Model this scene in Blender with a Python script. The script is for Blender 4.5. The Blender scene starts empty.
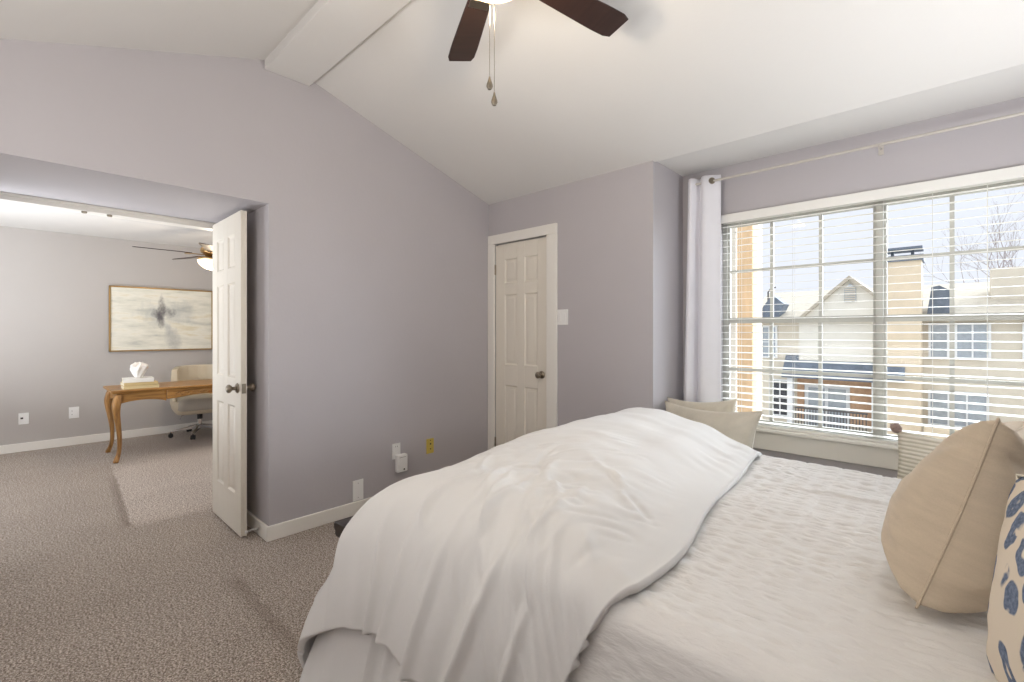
import bpy, bmesh, math, random
import numpy as np
from mathutils import Matrix, Vector
random.seed(7)
S = bpy.context.scene
COL = S.collection
PI = math.pi

# ------------------------------------------------------------------ camera
cam_d = bpy.data.cameras.new('camera')
cam = bpy.data.objects.new('camera', cam_d)
COL.objects.link(cam)
YAW = math.radians(43.3)
cam.location = (0, 0, 1.285)
cam.rotation_euler = (PI / 2, 0, YAW)
cam_d.sensor_width = 36.0
cam_d.lens = 465.0 / 1024.0 * 36.0
cam_d.shift_y = -9.0 / 1024.0
cam_d.clip_start = 0.02
cam_d.clip_end = 300
S.camera = cam

# ------------------------------------------------------------------ world and light
W = bpy.data.worlds.new('world')
S.world = W
W.use_nodes = True
bg = W.node_tree.nodes['Background']
_wt = W.node_tree
_tc = _wt.nodes.new('ShaderNodeTexCoord')
_sp = _wt.nodes.new('ShaderNodeSeparateXYZ')
_wt.links.new(_tc.outputs['Generated'], _sp.inputs[0])
_rp = _wt.nodes.new('ShaderNodeValToRGB')
_rp.color_ramp.elements[0].position = 0.30
_rp.color_ramp.elements[0].color = (0.41, 0.422, 0.465, 1)
_rp.color_ramp.elements[1].position = 0.85
_rp.color_ramp.elements[1].color = (0.93, 0.96, 1.0, 1)
_wt.links.new(_sp.outputs[2], _rp.inputs[0])
_wt.links.new(_rp.outputs[0], bg.inputs['Color'])
bg.inputs['Strength'].default_value = 1.92

def area(name, loc, aim, sx, sy, power, color):
    d = bpy.data.lights.new(name, 'AREA')
    d.shape = 'RECTANGLE'
    d.size, d.size_y = sx, sy
    d.energy = power
    d.color = color
    o = bpy.data.objects.new(name, d)
    COL.objects.link(o)
    o.location = loc
    v = Vector(aim) - Vector(loc)
    o.rotation_euler = v.to_track_quat('-Z', 'Y').to_euler()
    return o

area('headboard_fill', (0.86, 2.0, 1.26), (-1.5, 2.0, 2.9), 0.36, 1.6, 54, (0.96, 0.975, 1.0))  # unseen fill added at the headboard, no bedside lamp stands here
area('room_fill', (-1.1, -1.05, 1.0), (-1.2, -0.4, 3.0), 1.8, 0.7, 40, (1.0, 0.97, 0.93))  # fill added behind the camera to brighten the bedroom
area('office_fill', (-4.95, -1.25, 0.8), (-5.1, -0.7, 3.0), 1.7, 1.9, 96, (0.91, 0.955, 1.0))  # added out-of-view fill that lifts the office, not a fixture

sun_d = bpy.data.lights.new('sun', 'SUN')
sun_d.energy = 10.5
sun_d.angle = math.radians(70)
sun_d.color = (0.84, 0.91, 1.0)
sun = bpy.data.objects.new('sun', sun_d)
COL.objects.link(sun)
sun.location = (0, 20, 15)
sun.rotation_euler = Vector((-0.62, -1.0, -0.44)).to_track_quat('-Z', 'Y').to_euler()

S.view_settings.view_transform = 'Standard'
S.view_settings.look = 'None'
S.view_settings.gamma = 1.0
S.view_settings.use_curve_mapping = False
S.view_settings.exposure = 0.26
S.cycles.max_bounces = 10
S.cycles.diffuse_bounces = 6
S.cycles.transparent_max_bounces = 12
S.cycles.caustics_reflective = False
S.cycles.caustics_refractive = False
S.cycles.sample_clamp_indirect = 6

# ------------------------------------------------------------------ materials
def srgb(r, g, b):
    f = lambda c: (c / 255 / 12.92) if c / 255 <= 0.04045 else ((c / 255 + 0.055) / 1.055) ** 2.4
    return (f(r), f(g), f(b), 1)

class NT:
    def __init__(s, name):
        s.m = bpy.data.materials.new(name)
        s.m.use_nodes = True
        s.t = s.m.node_tree
        s.b = s.t.nodes['Principled BSDF']
        s.co = None
    def n(s, typ, **kw):
        x = s.t.nodes.new(typ)
        for k, v in kw.items():
            if k.startswith('i_'):
                k = k[2:]
                k = int(k) if k.isdigit() else k.replace('_', ' ')
                x.inputs[k].default_value = v
            else:
                setattr(x, k, v)
        return x
    def l(s, a, b):
        s.t.links.new(a, b)
    def obj(s):
        if not s.co:
            s.co = s.n('ShaderNodeTexCoord')
        return s.co.outputs['Object']
    def noise(s, scale, detail=3, rough=0.55, vec=None, stretch=None):
        x = s.n('ShaderNodeTexNoise')
        x.inputs['Scale'].default_value = scale
        x.inputs['Detail'].default_value = detail
        x.inputs['Roughness'].default_value = rough
        v = vec or s.obj()
        if stretch:
            mp = s.n('ShaderNodeMapping')
            mp.inputs['Scale'].default_value = stretch
            s.l(v, mp.inputs['Vector'])
            v = mp.outputs['Vector']
        s.l(v, x.inputs['Vector'])
        return x.outputs['Fac']
    def ramp(s, fac, stops, interp='LINEAR'):
        r = s.n('ShaderNodeValToRGB')
        r.color_ramp.interpolation = interp
        e = r.color_ramp.elements
        while len(e) < len(stops):
            e.new(0.5)
        for q, (p, c) in zip(e, stops):
            q.position = p
            q.color = c if len(c) == 4 else (*c, 1)
        s.l(fac, r.inputs['Fac'])
        return r.outputs['Color']
    def mix(s, fac, a, b, blend='MIX'):
        x = s.n('ShaderNodeMix', data_type='RGBA', blend_type=blend)
        for val, idx in ((fac, 0), (a, 6), (b, 7)):
            if hasattr(val, 'links'):
                s.l(val, x.inputs[idx])
            else:
                x.inputs[idx].default_value = val
        return x.outputs[2]
    def math(s, op, a, b=None, c=None):
        x = s.n('ShaderNodeMath', operation=op)
        for i, val in enumerate((a, b, c)):
            if val is None:
                continue
            if hasattr(val, 'links'):
                s.l(val, x.inputs[i])
            else:
                x.inputs[i].default_value = val
        return x.outputs[0]
    def bump(s, h, strength=0.3, dist=0.01, prev=None):
        x = s.n('ShaderNodeBump')
        x.inputs['Strength'].default_value = strength
        x.inputs['Distance'].default_value = dist
        s.l(h, x.inputs['Height'])
        if prev:
            s.l(prev, x.inputs['Normal'])
        s.l(x.outputs['Normal'], s.b.inputs['Normal'])
        return x.outputs['Normal']

def mat(name, c, rough=0.6, metal=0.0, var=0.06, vs=6.0, bs=0.0, bscale=60, bdist=0.002, spec=0.5, stretch=None, sheen=0):
    k = NT(name)
    c1 = tuple(min(1, v * (1 - var)) for v in c[:3]) + (1,)
    c2 = tuple(min(1, v * (1 + var)) for v in c[:3]) + (1,)
    k.l(k.ramp(k.noise(vs, 4, stretch=stretch), [(0.3, c1), (0.7, c2)]), k.b.inputs['Base Color'])
    k.b.inputs['Roughness'].default_value = rough
    k.b.inputs['Metallic'].default_value = metal
    k.b.inputs['Specular IOR Level'].default_value = spec
    if sheen:
        k.b.inputs['Sheen Weight'].default_value = sheen
    if bs:
        k.bump(k.noise(bscale, 3, stretch=stretch), bs, bdist)
    return k.m

def emit(name, c, strength):
    k = NT(name)
    k.b.inputs['Base Color'].default_value = c
    k.b.inputs['Emission Color'].default_value = c
    k.b.inputs['Emission Strength'].default_value = strength
    return k.m

WALLC = srgb(186, 182, 185)
M = {}
M['wall'] = mat('wall_paint', WALLC, 0.75, var=0.015, vs=2, bs=0.25, bscale=45, bdist=0.002, spec=0.25)
M['office_wall'] = mat('office_paint', srgb(186, 181, 177), 0.75, var=0.015, vs=2, bs=0.2, bscale=45, bdist=0.002, spec=0.25)
M['ceiling'] = mat('ceiling_paint', srgb(222, 220, 217), 0.85, var=0.01, vs=2, bs=0.2, bscale=60, bdist=0.002, spec=0.2)
M['trim'] = mat('trim_paint', srgb(236, 233, 226), 0.4, var=0.01, vs=3)
M['door'] = mat('door_paint', srgb(230, 224, 212), 0.42, var=0.012, vs=3)
M['plastic'] = mat('white_plastic', srgb(238, 238, 236), 0.35, var=0.01)
M['slot'] = mat('dark_slot', srgb(60, 55, 50), 0.6)
M['ivory'] = mat('yellowed_plate', srgb(206, 184, 92), 0.4, var=0.04)
M['vinyl'] = mat('window_vinyl', srgb(180, 178, 171), 0.45, var=0.01)
M['slat'] = mat('blind_slat', srgb(238, 237, 232), 0.4, var=0.01)
M['cord'] = mat('blind_cord', srgb(225, 225, 220), 0.8)
M['nickel'] = mat('brushed_nickel', srgb(150, 140, 125), 0.28, metal=1, var=0.05)
M['chrome'] = mat('chrome', srgb(210, 210, 210), 0.12, metal=1)
M['brass'] = mat('antique_brass', srgb(170, 140, 95), 0.3, metal=1, var=0.1)
M['rod'] = mat('rod_nickel', srgb(205, 200, 192), 0.4, metal=0.5)
M['white_cloth'] = mat('curtain_cloth', srgb(232, 232, 238), 0.9, var=0.015, bs=0.15, bscale=300, bdist=0.001, sheen=0.2)
M['espresso'] = mat('espresso_wood', srgb(50, 33, 28), 0.35, var=0.25, vs=3, stretch=(14, 1, 1), spec=0.4)
M['black_wood'] = mat('black_brown_wood', srgb(40, 31, 28), 0.35, var=0.2, vs=3, stretch=(1, 8, 8))
M['black'] = mat('black_plastic', srgb(28, 28, 29), 0.45)
M['gold'] = mat('gold_frame', srgb(170, 140, 90), 0.4, metal=0.6, var=0.1, vs=20)
M['mattress'] = mat('mattress_ticking', srgb(225, 222, 216), 0.9)
M['grey_leather'] = mat('chair_leather', srgb(205, 192, 168), 0.5, var=0.05, bs=0.15, bscale=120, bdist=0.001)
M['grey_seat'] = mat('chair_seat_cloth', srgb(176, 168, 154), 0.7, var=0.05)
M['ceramic'] = mat('white_ceramic', srgb(238, 235, 230), 0.4)
M['book_white'] = mat('white_book', srgb(228, 226, 220), 0.6)
M['book_tan'] = mat('tan_book', srgb(205, 182, 132), 0.6, var=0.05)
M['book_beige'] = mat('beige_book', srgb(214, 196, 150), 0.6, var=0.05)
M['paper'] = mat('book_pages', srgb(230, 222, 200), 0.9, var=0.08, vs=40, stretch=(1, 1, 30))
M['fabric_bench'] = mat('bench_upholstery', srgb(196, 188, 174), 0.9, var=0.04, bs=0.2, bscale=200)

def wood(name, c1, c2, axis=1, rough=0.35):
    k = NT(name)
    st = [18, 18, 18]
    st[axis] = 1.5
    g = k.noise(2.2, 6, 0.65, stretch=tuple(st))
    k.l(k.ramp(g, [(0.3, c1), (0.55, c2), (0.75, tuple(0.8 * v for v in c2[:3]) + (1,))]), k.b.inputs['Base Color'])
    k.b.inputs['Roughness'].default_value = rough
    k.bump(g, 0.1, 0.002)
    return k.m
M['oak'] = wood('honey_walnut', srgb(112, 76, 36), srgb(172, 126, 68), 1)
M['oak_leg'] = wood('honey_walnut_leg', srgb(110, 76, 40), srgb(168, 124, 70), 2)

def carpet():
    k = NT('carpet')
    co = k.obj()
    sep = k.n('ShaderNodeSeparateXYZ')
    k.l(co, sep.inputs[0])
    x, y = sep.outputs[0], sep.outputs[1]
    fine = k.noise(125, 2, 0.8)
    mid = k.noise(34, 3, 0.7, stretch=(1, 1.6, 1))
    big = k.noise(1.6, 5, 0.65, stretch=(1, 0.6, 1))
    base = k.ramp(fine, [(0.37, srgb(88, 76, 68)), (0.5, srgb(168, 156, 146)), (0.63, srgb(250, 243, 235))])
    base = k.mix(0.32, base, k.ramp(mid, [(0.32, srgb(118, 105, 95)), (0.68, srgb(216, 205, 194))]))
    # raised, lighter field of pile with a crisp edge
    wob = k.math('MULTIPLY', k.math('SUBTRACT', k.noise(9, 4), 0.5), 0.05)
    def step(v, at, w):
        mr = k.n('ShaderNodeMapRange', interpolation_type='SMOOTHSTEP')
        k.l(k.math('ADD', v, wob), mr.inputs[0])
        mr.inputs[1].default_value = at
        mr.inputs[2].default_value = at + w
        return mr.outputs[0]
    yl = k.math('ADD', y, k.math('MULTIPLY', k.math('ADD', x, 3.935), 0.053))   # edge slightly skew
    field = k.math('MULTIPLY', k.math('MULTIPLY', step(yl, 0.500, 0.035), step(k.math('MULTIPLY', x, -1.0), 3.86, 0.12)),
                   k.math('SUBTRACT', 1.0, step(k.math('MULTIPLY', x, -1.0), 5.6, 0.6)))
    edge_shade = k.math('MULTIPLY', k.math('MULTIPLY', k.math('SUBTRACT', step(yl, 0.44, 0.06), step(yl, 0.505, 0.02)),
                    step(k.math('MULTIPLY', x, -1.0), 3.9, 0.1)), k.math('SUBTRACT', 1.0, step(k.math('MULTIPLY', x, -1.0), 5.0, 0.7)))
    # darker vacuum stroke near the bed
    f2 = k.math('MULTIPLY', k.math('SUBTRACT', step(y, 0.70, 0.07), step(y, 0.79, 0.02)), k.math('SUBTRACT', step(x, -2.85, 0.2), step(x, -1.8, 0.3)))
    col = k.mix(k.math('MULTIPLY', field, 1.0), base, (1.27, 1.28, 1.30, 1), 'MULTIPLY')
    col = k.mix(k.math('MULTIPLY', edge_shade, 0.35), col, srgb(96, 80, 68))  # shadow beside the raised edge, painted into the carpet colour
    col = k.mix(k.math('MULTIPLY', f2, 0.28), col, srgb(96, 82, 72))
    col = k.mix(k.ramp(big, [(0.30, (0, 0, 0)), (0.70, (0.22, 0.22, 0.22))]), col, srgb(110, 94, 82))
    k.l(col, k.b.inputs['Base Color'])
    k.b.inputs['Roughness'].default_value = 0.95
    k.b.inputs['Specular IOR Level'].default_value = 0.1
    h = k.math('ADD', k.math('MULTIPLY', fine, 0.5), k.math('MULTIPLY', mid, 0.8))
    h = k.math('ADD', h, k.math('MULTIPLY', field, 0.7))
    k.bump(h, 0.9, 0.012)
    return k.m
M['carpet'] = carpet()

def glass():
    k = NT('window_glass')
    t = k.t
    tr = k.n('ShaderNodeBsdfTransparent')
    tr.inputs[0].default_value = (0.97, 0.98, 0.98, 1)
    gl = k.n('ShaderNodeBsdfGlossy')
    gl.inputs['Roughness'].default_value = 0.02
    mx = k.n('ShaderNodeMixShader')
    mx.inputs[0].default_value = 0.005
    k.l(tr.outputs[0], mx.inputs[1])
    k.l(gl.outputs[0], mx.inputs[2])
    k.l(mx.outputs[0], t.nodes['Material Output'].inputs[0])
    return k.m
M['glass'] = glass()

def fabric(name, c, var=0.04, weave=350, bs=0.25, streak=None, rough=0.9):
    k = NT(name)
    c1 = tuple(v * (1 - var) for v in c[:3]) + (1,)
    c2 = tuple(min(1, v * (1 + var)) for v in c[:3]) + (1,)
    n1 = k.noise(9, 5, 0.6, stretch=streak)
    n2 = k.noise(weave, 2, 0.6)
    k.l(k.ramp(k.math('ADD', k.math('MULTIPLY', n1, 0.7), k.math('MULTIPLY', n2, 0.3)), [(0.35, c1), (0.65, c2)]), k.b.inputs['Base Color'])
    k.b.inputs['Roughness'].default_value = rough
    k.b.inputs['Specular IOR Level'].default_value = 0.2
    k.b.inputs['Sheen Weight'].default_value = 0.15
    k.bump(n2, bs, 0.001)
    return k.m
M['duvet'] = fabric('duvet_cotton', srgb(221, 220, 218), 0.012)
def quilt():
    m = fabric('coverlet_cotton', srgb(225, 223, 220), 0.02)
    t = m.node_tree
    k = NT.__new__(NT)
    k.m, k.t, k.b, k.co = m, t, t.nodes['Principled BSDF'], None
    prev = k.b.inputs['Normal'].links[0].from_socket
    k.bump(k.noise(95, 3, 0.6, stretch=(0.3, 1, 1)), 0.55, 0.006, prev)
    return m
M['coverlet'] = quilt()
M['beige'] = fabric('oatmeal_linen', srgb(196, 181, 160), 0.07, streak=(1, 6, 1), bs=0.4)
M['cream'] = fabric('cream_linen', srgb(208, 201, 186), 0.08, bs=0.4)
M['pompom'] = fabric('mauve_wool', srgb(158, 138, 130), 0.15, weave=120, bs=1.0)

def striped():
    k = NT('ribbed_cream_cloth')
    w = k.n('ShaderNodeTexWave', wave_type='BANDS', bands_direction='Y')
    w.inputs['Scale'].default_value = 16
    w.inputs['Distortion'].default_value = 0.6
    w.inputs['Detail'].default_value = 2
    k.l(k.obj(), w.inputs['Vector'])
    k.l(k.ramp(w.outputs['Fac'], [(0.2, srgb(196, 188, 170)), (0.6, srgb(226, 220, 206))]), k.b.inputs['Base Color'])
    k.b.inputs['Roughness'].default_value = 0.9
    k.bump(w.outputs['Fac'], 0.5, 0.006)
    return k.m
M['striped'] = striped()

def leopard():
    k = NT('leopard_print')
    co = k.obj()
    nz = k.n('ShaderNodeTexNoise')
    nz.inputs['Scale'].default_value = 14
    k.l(co, nz.inputs['Vector'])
    vm = k.n('ShaderNodeVectorMath', operation='MULTIPLY_ADD')
    k.l(nz.outputs['Color'], vm.inputs[0])
    vm.inputs[1].default_value = (0.05, 0.05, 0.0)
    k.l(co, vm.inputs[2])
    mp = k.n('ShaderNodeMapping')
    mp.inputs['Scale'].default_value = (23, 14, 0.01)
    k.l(vm.outputs[0], mp.inputs['Vector'])
    vo = k.n('ShaderNodeTexVoronoi', feature='F1')
    vo.inputs['Scale'].default_value = 1.0
    vo.inputs['Randomness'].default_value = 0.75
    k.l(mp.outputs[0], vo.inputs['Vector'])
    d = vo.outputs['Distance']
    ring = k.ramp(d, [(0.17, (0, 0, 0)), (0.21, (1, 1, 1)), (0.45, (1, 1, 1)), (0.49, (0, 0, 0))])
    brk = k.ramp(k.noise(22, 2), [(0.34, (0, 0, 0)), (0.38, (1, 1, 1))])
    fac = k.mix(1.0, ring, brk, 'MULTIPLY')
    tex = k.ramp(k.noise(150, 2), [(0.3, srgb(76, 90, 114)), (0.7, srgb(118, 130, 152))])
    k.l(k.mix(fac, srgb(218, 206, 188), tex), k.b.inputs['Base Color'])
    k.b.inputs['Roughness'].default_value = 0.9
    k.bump(k.noise(300, 2), 0.3, 0.001)
    return k.m
M['leopard'] = leopard()
M['teal'] = fabric('teal_cloth', srgb(70, 96, 112), 0.2)

def painting():
    k = NT('abstract_canvas')
    co = k.obj()
    sep = k.n('ShaderNodeSeparateXYZ')
    k.l(co, sep.inputs[0])
    y, z = sep.outputs[1], sep.outputs[2]
    n = k.noise(3.0, 6, 0.6, stretch=(1, 0.8, 4))
    base = k.ramp(n, [(0.25, srgb(176, 178, 172)), (0.4, srgb(216, 214, 200)), (0.55, srgb(232, 229, 216)), (0.72, srgb(214, 204, 172))])
    n2 = k.noise(4.5, 5, 0.7, stretch=(1, 1.2, 0.8))
    def blob(cy, cz, sy, sz, p=1.0):
        a = k.math('POWER', k.math('DIVIDE', k.math('SUBTRACT', y, cy), sy), 2.0)
        b = k.math('POWER', k.math('DIVIDE', k.math('SUBTRACT', z, cz), sz), 2.0)
        g = k.math('SUBTRACT', 1.25, k.math('ADD', a, b))
        return k.math('MULTIPLY', k.math('MAXIMUM', k.math('ADD', k.math('SUBTRACT', g, 0.6), k.math('MULTIPLY', k.math('SUBTRACT', n2, 0.5), 3.2)), 0.0), p)
    col = k.mix(k.math('MINIMUM', blob(0.05, 0.06, 0.40, 0.24, 0.5), 0.65), base, srgb(158, 164, 166))
    col = k.mix(k.math('MINIMUM', blob(0.10, -0.20, 0.16, 0.22, 0.6), 0.6), col, srgb(156, 158, 158))
    col = k.mix(k.math('MINIMUM', blob(-0.03, 0.10, 0.06, 0.30, 1.0), 0.85), col, srgb(78, 74, 78))
    col = k.mix(k.math('MINIMUM', blob(0.0, 0.08, 0.14, 0.10, 0.9), 0.75), col, srgb(88, 84, 90))
    k.l(col, k.b.inputs['Base Color'])
    k.b.inputs['Roughness'].default_value = 0.6
    return k.m
M['canvas'] = painting()

# exterior
M['stucco'] = mat('cream_stucco', srgb(216, 208, 193), 0.9, var=0.05, vs=3)
M['stucco_warm'] = mat('warm_stucco', srgb(220, 204, 180), 0.9, var=0.05, vs=3)
M['stucco_light'] = mat('pale_stucco', srgb(226, 223, 214), 0.9, var=0.03, vs=3)
M['shingle'] = mat('cream_shingles', srgb(182, 174, 160), 0.95, var=0.14, vs=5, stretch=(1, 1, 6))
M['slate'] = mat('dark_slate', srgb(104, 114, 128), 0.7, var=0.2, vs=4)
M['cedar'] = mat('cedar', srgb(212, 180, 140), 0.8, var=0.12, vs=4, stretch=(6, 6, 0.7))
M['brick'] = mat('brick_orange', srgb(200, 164, 134), 0.9, var=0.15, vs=6)
M['ext_glass'] = mat('dull_window_glass', srgb(168, 176, 184), 0.2, var=0.1)
M['ext_dark'] = mat('dark_window_glass', srgb(64, 66, 72), 0.2, var=0.15)
M['ext_white'] = mat('white_wood', srgb(232, 234, 236), 0.7, var=0.02)
M['iron'] = mat('grey_iron', srgb(92, 90, 90), 0.6)
M['bark'] = mat('grey_bark', srgb(150, 142, 142), 0.95, var=0.1)
M['ground'] = mat('pale_paving', srgb(186, 182, 174), 0.95, var=0.1, vs=1)
M['bulb'] = emit('lit_glass', (1.0, 0.80, 0.52, 1), 1.5)

# ------------------------------------------------------------------ mesh helpers
class MB:
    def __init__(s):
        s.v = []
        s.f = []
    def add(s, vs, fs):
        o = len(s.v)
        s.v += [tuple(map(float, p)) for p in vs]
        s.f += [tuple(i + o for i in f) for f in fs]
        return s
    def box(s, x0, x1, y0, y1, z0, z1):
        vs = [(x, y, z) for x in (x0, x1) for y in (y0, y1) for z in (z0, z1)]
        return s.add(vs, [(0, 1, 3, 2), (4, 6, 7, 5), (0, 4, 5, 1), (2, 3, 7, 6), (0, 2, 6, 4), (1, 5, 7, 3)])
    def prism(s, poly, axis, lo, hi):
        def p(a, b, c):
            return {'x': (c, a, b), 'y': (a, c, b), 'z': (a, b, c)}[axis]
        n = len(poly)
        vs = [p(a, b, lo) for a, b in poly] + [p(a, b, hi) for a, b in poly]
        fs = [tuple(range(n)), tuple(range(2 * n - 1, n - 1, -1))] + [(i, i + n, (i + 1) % n + n, (i + 1) % n) for i in range(n)]
        return s.add(vs, fs)
    def grid(s, A, cu=False, cv=False):
        nv, nu = A.shape[:2]
        vs = A.reshape(-1, 3)
        fs = []
        for j in range(nv if cv else nv - 1):
            for i in range(nu if cu else nu - 1):
                a, b = j * nu + i, j * nu + (i + 1) % nu
                c, d = ((j + 1) % nv) * nu + (i + 1) % nu, ((j + 1) % nv) * nu + i
                fs.append((a, b, c, d))
        return s.add(vs, fs)
    def lathe(s, prof, n=24, c=(0, 0, 0), axis='z'):
        a = np.linspace(0, 2 * PI, n, endpoint=False)
        rows = []
        for r, h in prof:
            x, y, z = r * np.cos(a), r * np.sin(a), np.full(n, h)
            q = {'z': (x, y, z), 'x': (z, x, y), 'y': (y, z, x)}[axis]
            rows.append(np.stack(q, 1))
        A = np.array(rows) + np.array(c, float)
        s.grid(A, cu=True)
        o = len(s.v) - len(prof) * n
        s.f.append(tuple(o + i for i in range(n))[::-1])
        o = len(s.v) - n
        s.f.append(tuple(o + i for i in range(n)))
        return s
    def loft(s, rings, cap=True):
        A = np.array(rows_np(rings))
        n = A.shape[1]
        o = len(s.v)
        s.grid(A, cu=True)
        if cap:
            s.f.append(tuple(o + i for i in range(n))[::-1])
            o2 = len(s.v) - n
            s.f.append(tuple(o2 + i for i in range(n)))
        return s
    def tube(s, pts, r, n=10, cap=True):
        P = [Vector(p) for p in pts]
        rr = r if hasattr(r, '__len__') else [r] * len(P)
        rings = []
        up = None
        for i, p in enumerate(P):
            t = (P[min(i + 1, len(P) - 1)] - P[max(i - 1, 0)]).normalized()
            if up is None:
                up = t.orthogonal().normalized()
            up = (up - t * up.dot(t)).normalized()
            b = t.cross(up)
            rings.append([tuple(p + (up * math.cos(a) + b * math.sin(a)) * rr[i]) for a in [2 * PI * k / n for k in range(n)]])
        return s.loft(rings, cap)
    def build(s, name, m, parent=None, smooth=False, bevel=0.0, seg=2, weld=False, angle=40):
        me = bpy.data.meshes.new(name)
        me.from_pydata(s.v, [], s.f)
        bm = bmesh.new()
        bm.from_mesh(me)
        if weld:
            bmesh.ops.remove_doubles(bm, verts=bm.verts, dist=1e-5)
        bmesh.ops.recalc_face_normals(bm, faces=bm.faces)
        bm.to_mesh(me)
        bm.free()
        if smooth or bevel:
            for p in me.polygons:
                p.use_smooth = True
            me.set_sharp_from_angle(angle=math.radians(angle))
        me.materials.append(M[m] if isinstance(m, str) else m)
        o = bpy.data.objects.new(name, me)
        COL.objects.link(o)
        if parent:
            o.parent = parent
        if bevel:
            b = o.modifiers.new('bevel', 'BEVEL')
            b.width = bevel
            b.segments = seg
            b.limit_method = 'ANGLE'
            b.angle_limit = math.radians(35)
        return o

def rows_np(r):
    return [np.array(x, float) for x in r]

def tag(o, label, cat, group=None, kind=None):
    o['label'] = label
    o['category'] = cat
    if group:
        o['group'] = group
    if kind:
        o['kind'] = kind
    return o

def thing(name, label, cat, loc=(0, 0, 0), rz=0.0, group=None, kind=None):
    o = bpy.data.objects.new(name, None)
    COL.objects.link(o)
    o.empty_display_size = 0.1
    o.location = loc
    o.rotation_euler = (0, 0, rz)
    return tag(o, label, cat, group, kind)

def struct(o, label, cat):
    return tag(o, label, cat, None, 'structure')

def copy_tree(o, parent=None):
    c = o.copy()
    COL.objects.link(c)
    if parent:
        c.parent = parent
    for ch in list(o.children):
        copy_tree(ch, c)
    return c

_T = np.random.RandomState(3).rand(256, 256)
def vnoise(x, y):
    xi, yi = np.floor(x).astype(int), np.floor(y).astype(int)
    fx, fy = x - xi, y - yi
    fx, fy = fx * fx * (3 - 2 * fx), fy * fy * (3 - 2 * fy)
    g = lambda a, b: _T[a % 256, b % 256]
    return ((g(xi, yi) * (1 - fx) + g(xi + 1, yi) * fx) * (1 - fy) + (g(xi, yi + 1) * (1 - fx) + g(xi + 1, yi + 1) * fx) * fy) - 0.5
def fbm(x, y, o=4):
    s, a = 0, 1.0
    for i in range(o):
        s = s + a * vnoise(x * 2 ** i + 17 * i, y * 2 ** i + 31 * i)
        a *= 0.5
    return s
def sstep(v, a, b):
    t = np.clip((v - a) / (b - a), 0, 1)
    return t * t * (3 - 2 * t)

# ------------------------------------------------------------------ setting: shell
XW, YB, XJ, YW, XF = -3.05, 2.932, -1.457, 3.41, -7.26
XR, YR = 1.05, -1.5            # unseen side of the room
XH = -3.9                      # office side of the deep opening
YJ, YL, ZS = 1.055, -0.32, 2.076
ZO = 2.40
slopeR = lambda y: 2.940 - (y - 1.305) * (2.940 - 2.44) / (YB - 1.305)
slopeL = lambda y: 2.947 - (1.03 - y) * 0.338

b = MB().box(XF - 0.2, XR + 0.2, -3.4, YW + 0.15, -0.12, 0)
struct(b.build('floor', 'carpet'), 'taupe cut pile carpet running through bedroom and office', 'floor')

b = MB()
top = lambda y: (slopeL(y) if y < 1.03 else (2.95 if y < 1.305 else slopeR(y))) + 0.06
b.prism([(YJ, 0), (YB + 0.1, 0), (YB + 0.1, top(YB)), (1.305, top(1.31)), (YJ, top(YJ))], 'x', XH, XW)
b.prism([(YL, ZS), (YJ, ZS), (YJ, top(YJ)), (1.03, top(1.0)), (YL, top(YL))], 'x', XH, XW)
b.prism([(YR, 0), (YL, 0), (YL, top(YL)), (YR, top(YR))], 'x', XH, XW)
struct(b.build('wall_left', 'wall'), 'grey gable wall holding the deep opening to the office', 'wall')

CX0, CX1, CZ = -2.972, -2.362, 2.072       # closet opening
b = MB()
b.box(XW, CX0, YB, YW + 0.15, 0, 2.5)
b.box(CX0, CX1, YB, YW + 0.15, CZ, 2.5)
b.box(CX1, XJ, YB, YW + 0.15, 0, 2.5)
struct(b.build('wall_back', 'wall'), 'grey wall with the white closet door and light switch', 'wall')

WX0, WX1, WZ0, WZ1 = -1.19, 0.62, 0.635, 2.075
b = MB()
b.box(XJ, WX0, YW, YW + 0.15, 0, 2.5)
b.box(WX1, XR + 0.1, YW, YW + 0.15, 0, 2.5)
b.box(WX0, WX1, YW, YW + 0.15, 0, WZ0)
b.box(WX0, WX1, YW, YW + 0.15, WZ1, 2.5)
struct(b.build('wall_window', 'wall'), 'grey wall around the wide window', 'wall')

struct(MB().box(XR, XR + 0.1, YR, YW + 0.15, 0, 3.0).build('wall_right', 'wall'), 'grey wall behind the head of the bed', 'wall')
b = MB().box(XW, XR + 0.1, YR - 0.12, YR, 0, 2.3)
struct(b.build('wall_rear', 'wall'), 'plain grey wall behind the camera', 'wall')

b = MB()
b.prism([(1.305, 2.940), (YB + 0.02, 2.434), (YB + 0.02, 2.6), (1.305, 3.1)], 'x', XW, XR)
b.prism([(YR, slopeL(YR)), (1.03, 2.947), (1.03, 3.1), (YR, slopeL(YR) + 0.16)], 'x', XW, XR)
b.box(XJ - 0.01, XR, YB - 0.002, YW, 2.448, 2.6)
struct(b.build('ceiling', 'ceiling'), 'white vaulted ceiling sloping down to the window alcove', 'ceiling')
struct(MB().box(XW, XR, 1.03, 1.305, 2.89, 3.1).build('trim_1', 'ceiling', bevel=0.004), 'flat white ridge beam along the vaulted ceiling', 'beam')

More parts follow.
